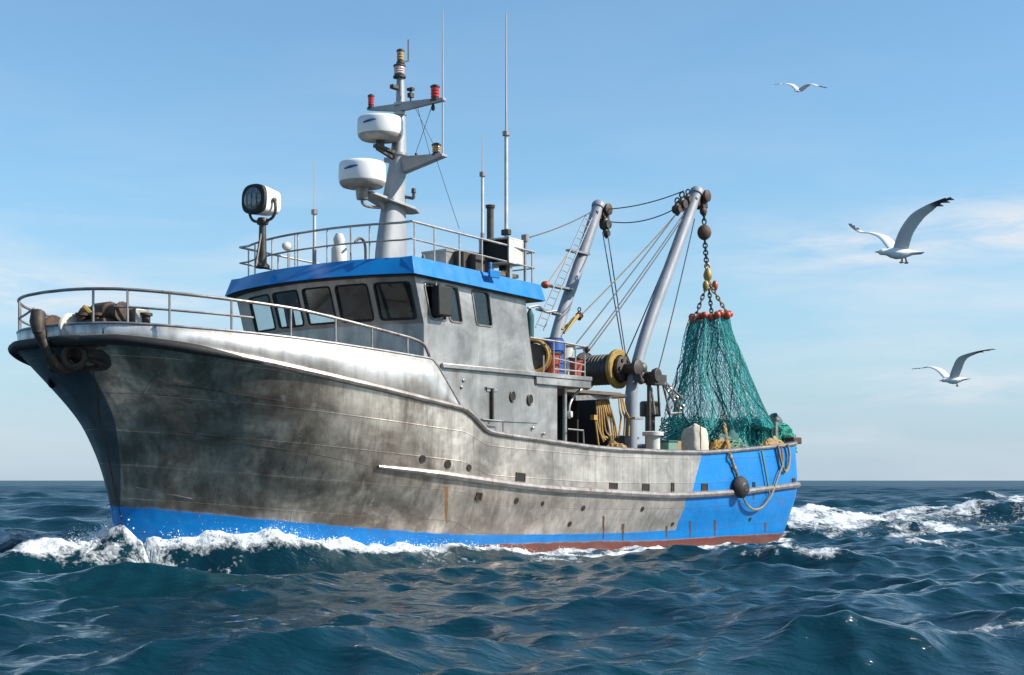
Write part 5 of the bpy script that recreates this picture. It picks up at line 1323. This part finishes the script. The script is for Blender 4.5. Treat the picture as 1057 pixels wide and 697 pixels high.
# trailing patches outside the bow wave, widening aft
tr_ = np.interp(s, [1, 4, 9, 18, 30, 60], [.25, .5, .72, .82, .7, .25]) * np.exp(-((d - d0 - .6 - .05 * s) / (.9 + .05 * s)) ** 2)
foam = np.maximum(foam, tr_ * (.75 + .5 * vnoise(XB * .8, YB * 1.6, 15)))
# spreading splash at the far (starboard) bow
spl = np.exp(-(((XB - 10.4) / 2.3) ** 2 + ((YB + 1.6) / 1.7) ** 2)); foam = np.maximum(foam, np.clip(spl * 1.6, 0, 1.05) * (.88 + .38 * vnoise(X * 2.2, Y * 2.2, 77))); Z += .60 * spl * np.clip(rag, .3, 1.5)
stm = np.exp(-(((XB - 10.9) / 1.1) ** 2 + ((YB + .1) / 1.3) ** 2)); foam = np.maximum(foam, np.clip(1.25 * stm, 0, 1.0) * (.92 + .3 * vnoise(X * 2.6, Y * 2.6, 79))); Z -= .16 * stm
# wake astern
q = -10.4 - XB
wk = np.clip(q / .8, 0, 1) * np.exp(-np.clip(q, 0, None) / 55) * np.exp(-(np.abs(YB) / (4.8 + .15 * np.clip(q, 0, None))) ** 4)
foam = np.maximum(foam, wk * (.84 + .30 * vnoise(XB * .32, YB * 1.3, 21) + .18 * vnoise(XB * .9, YB * 2.6, 23)))
Z += wk * (.16 + .18 * vnoise(XB * .55, YB * .7, 22)) * np.exp(-np.clip(q, 0, None) / 45)
qs = np.exp(-(((q - 2.5) / 3.2) ** 2 + ((YB - .5) / 3.6) ** 2)); Z += .36 * qs; foam = np.maximum(foam, np.clip(1.25 * qs, 0, 1.0) * (.85 + .3 * vnoise(X * 1.3, Y * 1.3, 78)))
# breaking crests standing out in the photograph: (x, y, direction, length, width, height, foam); foam flecks on the first are painted sun glints
for (cx, cy, th, ln, wd2, ht_, fo) in ((4.5, 14.2, R(12), 3.0, 1.4, .30, .62), (-2.2, 12.4, R(-18), 3.0, .9, .22, .0), (5.9, 29.0, R(6), 1.7, .7, .36, .85), (9.6, 33.5, R(8), 2.6, .9, .34, .6), (12.6, 27.5, R(-10), 2.2, .8, .3, .45), (15, 44, R(4), 6, 1.6, .42, .8), (19, 54, R(0), 8, 2.2, .5, .8),
                                       (-8.3, 26.6, R(14), 1.25, .75, .62, 1.0), (-6.9, 26.2, R(-6), 1.2, .55, .34, .92), (-10.4, 27.0, R(10), 1.3, .7, .26, .85), (-12, 33, R(0), 2, .8, .3, .6), (-22, 75, 0, 6, 2, .5, .8), (40, 110, 0, 9, 3, .6, .9), (30, 80, 0, 7, 2, .5, .8), (-4, 16.5, R(5), 2.6, .9, .2, .0)):
    u = (X - cx) * math.cos(th) + (Y - cy) * math.sin(th); v = -(X - cx) * math.sin(th) + (Y - cy) * math.cos(th)
    v = v + .35 * np.sin(u * 1.1 + cx)
    prof_ = np.exp(-(u / ln) ** 2) * np.where(v < 0, np.exp(-(v / (wd2 * .75)) ** 2), np.exp(-(v / (wd2 * 1.5)) ** 2))
    Z += ht_ * prof_ * (1 + .15 * vnoise(X * 2, Y * 2, 31))
    if fo: foam = np.maximum(foam, fo * np.exp(-(u / (ln * .9)) ** 2) * np.where(v < 0, np.exp(-(v / (wd2 * .8)) ** 2), np.exp(-(v / (wd2 * .9)) ** 2)) * (.85 + .5 * vnoise(X * 1.6, Y * 1.6, 33)))
# white caps on the highest open-sea crests
hz = Z / (np.std(Z[RR < 60]) + 1e-6)
capn = vnoise(X * .13, Y * .13, 41) + .5 * vnoise(X * .6, Y * .6, 42)
caps = np.clip((Z - .30) / .16, 0, 1) * np.clip((capn - .55) / .5, 0, 1) * (RR > 25)
foam = np.maximum(foam, .75 * caps)
farcap = np.clip((vnoise(X * .05, Y * .22, 51) + .6 * vnoise(X * .21, Y * .5, 52) - 1.25) / .4, 0, 1) * (RR > 55) * (RR < 1500)
foam = np.maximum(foam, .8 * farcap)
foam = np.clip(foam, 0, 1.2)
# lumpy foam relief
rough_f = np.clip(foam - .35, 0, 1) * (res < .6) * (1 + .5 * np.clip((RR - 40) / 20, 0, 1))
Z += rough_f * (.075 * rag2 + .05 * vnoise(X * 11, Y * 11, 61, 3))
X2, Y2 = X + DX, Y + DY
nR, nA = X.shape
co = np.stack([X2, Y2, Z], -1).reshape(-1, 3).astype(np.float32)
i0 = (np.arange(nR - 1)[:, None] * nA + np.arange(nA)[None, :]); i1 = (np.arange(nR - 1)[:, None] * nA + (np.arange(nA)[None, :] + 1) % nA)
quads = np.stack([i0, i1, i1 + nA, i0 + nA], -1).reshape(-1, 4)
nv = len(co); cen = nv
co = np.vstack([co, [[0, 0, 0]]]).astype(np.float32)
tri = np.stack([np.full(nA, cen), (np.arange(nA) + 1) % nA, np.arange(nA)], -1)
me = bpy.data.meshes.new('sea'); me.vertices.add(nv + 1); me.vertices.foreach_set('co', co.ravel())
loops = np.concatenate([quads[:, ::-1].ravel(), tri[:, ::-1].ravel()]).astype(np.int32); me.loops.add(len(loops)); me.loops.foreach_set('vertex_index', loops)
nq, n3 = len(quads), len(tri); me.polygons.add(nq + n3)
me.polygons.foreach_set('loop_start', np.concatenate([np.arange(nq) * 4, nq * 4 + np.arange(n3) * 3]).astype(np.int32))
me.update(calc_edges=True); me.validate()
if me.polygons[1000].normal.z < 0: me.flip_normals()
at_ = me.attributes.new('foam', 'FLOAT', 'POINT'); at_.data.foreach_set('value', np.append(foam.reshape(-1), 0).astype(np.float32))
me.polygons.foreach_set('use_smooth', np.ones(nq + n3, bool))
unres = np.clip(np.log(np.maximum(RR, 1) / 22.) / math.log(12.), 0, 1)
a2_ = me.attributes.new('unresolved', 'FLOAT', 'POINT'); a2_.data.foreach_set('value', np.append(unres.reshape(-1), 0).astype(np.float32))
sea = bpy.data.objects.new('sea', me); COL.objects.link(sea); tag(sea, 'choppy dark blue sea with white foam and a wake', 'sea', kind='structure')

m, n, l, b = new_mat('sea_water')
t = n.new('ShaderNodeTexCoord').outputs['Object']
fa = n.new('ShaderNodeAttribute'); fa.attribute_name = 'foam'; fo = fa.outputs['Fac']
nA_ = noise_node(n, l, mapping(n, l, t, (1, 1, 1)), 2.6, 9, .66, .8)
nB_ = noise_node(n, l, t, 11, 6, .65, .4)
fn = mmath(n, l, 'ADD', mmath(n, l, 'MULTIPLY', nA_, .62), mmath(n, l, 'MULTIPLY', nB_, .38))
# foam appears where the amount beats the lacy noise
thr = mmath(n, l, 'SUBTRACT', mmath(n, l, 'MULTIPLY', fo, .62), mmath(n, l, 'SUBTRACT', fn, .16))
fm = ramp(n, l, mmath(n, l, 'ADD', thr, .5), [(.50, 0), (.66, 1)])
fm = mmath(n, l, 'MULTIPLY', fm, ramp(n, l, fo, [(.03, 0), (.2, 1)]))
wc = mix(n, l, ramp(n, l, noise_node(n, l, t, .12, 3), [(.35, 0), (.65, 1)]), (.0015, .0185, .031), (.0017, .030, .042))
col = mix(n, l, fm, wc, (.63, .665, .68))
l.new(col, b.inputs['Base Color'])
b.inputs['IOR'].default_value = 1.33
hs = mmath(n, l, 'ADD', mmath(n, l, 'MULTIPLY', noise_node(n, l, mapping(n, l, t, (.75, 1.5, 1)), 1.7, 3, .5, .3), 1.3), mmath(n, l, 'MULTIPLY', noise_node(n, l, mapping(n, l, t, (.7, 1.6, 1)), 5., 5, .6, .3), .40))
hs = mmath(n, l, 'ADD', hs, mmath(n, l, 'MULTIPLY', noise_node(n, l, mapping(n, l, t, (.8, 1.4, 1)), 17., 4, .62, .3), .12))
un = n.new('ShaderNodeAttribute'); un.attribute_name = 'unresolved'; uf = un.outputs['Fac']        # how much of the chop is finer than the mesh out there
l.new(mmath(n, l, 'ADD', mmath(n, l, 'MULTIPLY', fm, .7), mmath(n, l, 'ADD', mmath(n, l, 'MULTIPLY', uf, .3), .035)), b.inputs['Roughness'])
l.new(mmath(n, l, 'SUBTRACT', .5, mmath(n, l, 'MULTIPLY', uf, .30)), b.inputs['Specular IOR Level'])
bump(n, l, mmath(n, l, 'ADD', hs, mmath(n, l, 'MULTIPLY', fm, mmath(n, l, 'ADD', .1, mmath(n, l, 'MULTIPLY', fn, 1.6)))), .65, .10, b)
me.materials.append(m)

# ------------------------------------------------------------------ spray thrown up by the bow wave
m, n, l, b = new_mat('spray_drops'); b.inputs['Roughness'].default_value = .6
nz_ = noise_node(n, l, n.new('ShaderNodeTexCoord').outputs['Object'], 3, 3); l.new(mix(n, l, nz_, (.72, .78, .8), (.86, .88, .88)), b.inputs['Base Color'])
M['spray'] = m
ico = bmesh.new(); bmesh.ops.create_icosphere(ico, subdivisions=1, radius=1); iv = np.array([v.co[:] for v in ico.verts]); ifc = [[v.index for v in f.verts] for f in ico.faces]; ico.free()
ZG = Z; Vv = []; Ff = []
pick = np.argwhere((foam > .7) & (RR > 22) & (RR < 48) & finecol & (s > -1.4) & (s < 10) & (d < d0 + 1.0))
rs = np.random.default_rng(5)
wgt_ = np.interp(s[pick[:, 0], pick[:, 1]], [-1.4, 0, 3, 7, 10], [1.3, 1.5, .8, .6, .2]); wgt_ /= wgt_.sum()
sel = pick[rs.choice(len(pick), 900, replace=False, p=wgt_)]
for (i, j) in sel:
    base = np.array([X2[i, j], Y2[i, j], Z[i, j]]); energy = float(np.interp(s[i, j], [-1, 0, 5, 9], [1., 1., .8, .4])) * rs.uniform(.3, 1.5)
    for _ in range(rs.integers(4, 26)):
        off = rs.normal(0, 1, 3) * np.array([.10, .10, .0]); off[2] = abs(rs.normal(0, .12)) * energy
        sz = rs.uniform(.0025, .007) * (2.4 if off[2] < .06 else 1)
        o_ = len(Vv) ; sc_ = rs.uniform(.6, 1.5, 3) * sz
        Vv.extend((iv * sc_ + base + off).tolist()); Ff.extend([[a + o_ for a in f] for f in ifc])
me = bpy.data.meshes.new('spray'); me.from_pydata(Vv, [], Ff); me.shade_smooth(); me.materials.append(M['spray'])
sy = bpy.data.objects.new('bow_spray', me); COL.objects.link(sy); tag(sy, 'white spray droplets thrown up along the bow wave', 'spray', kind='stuff')
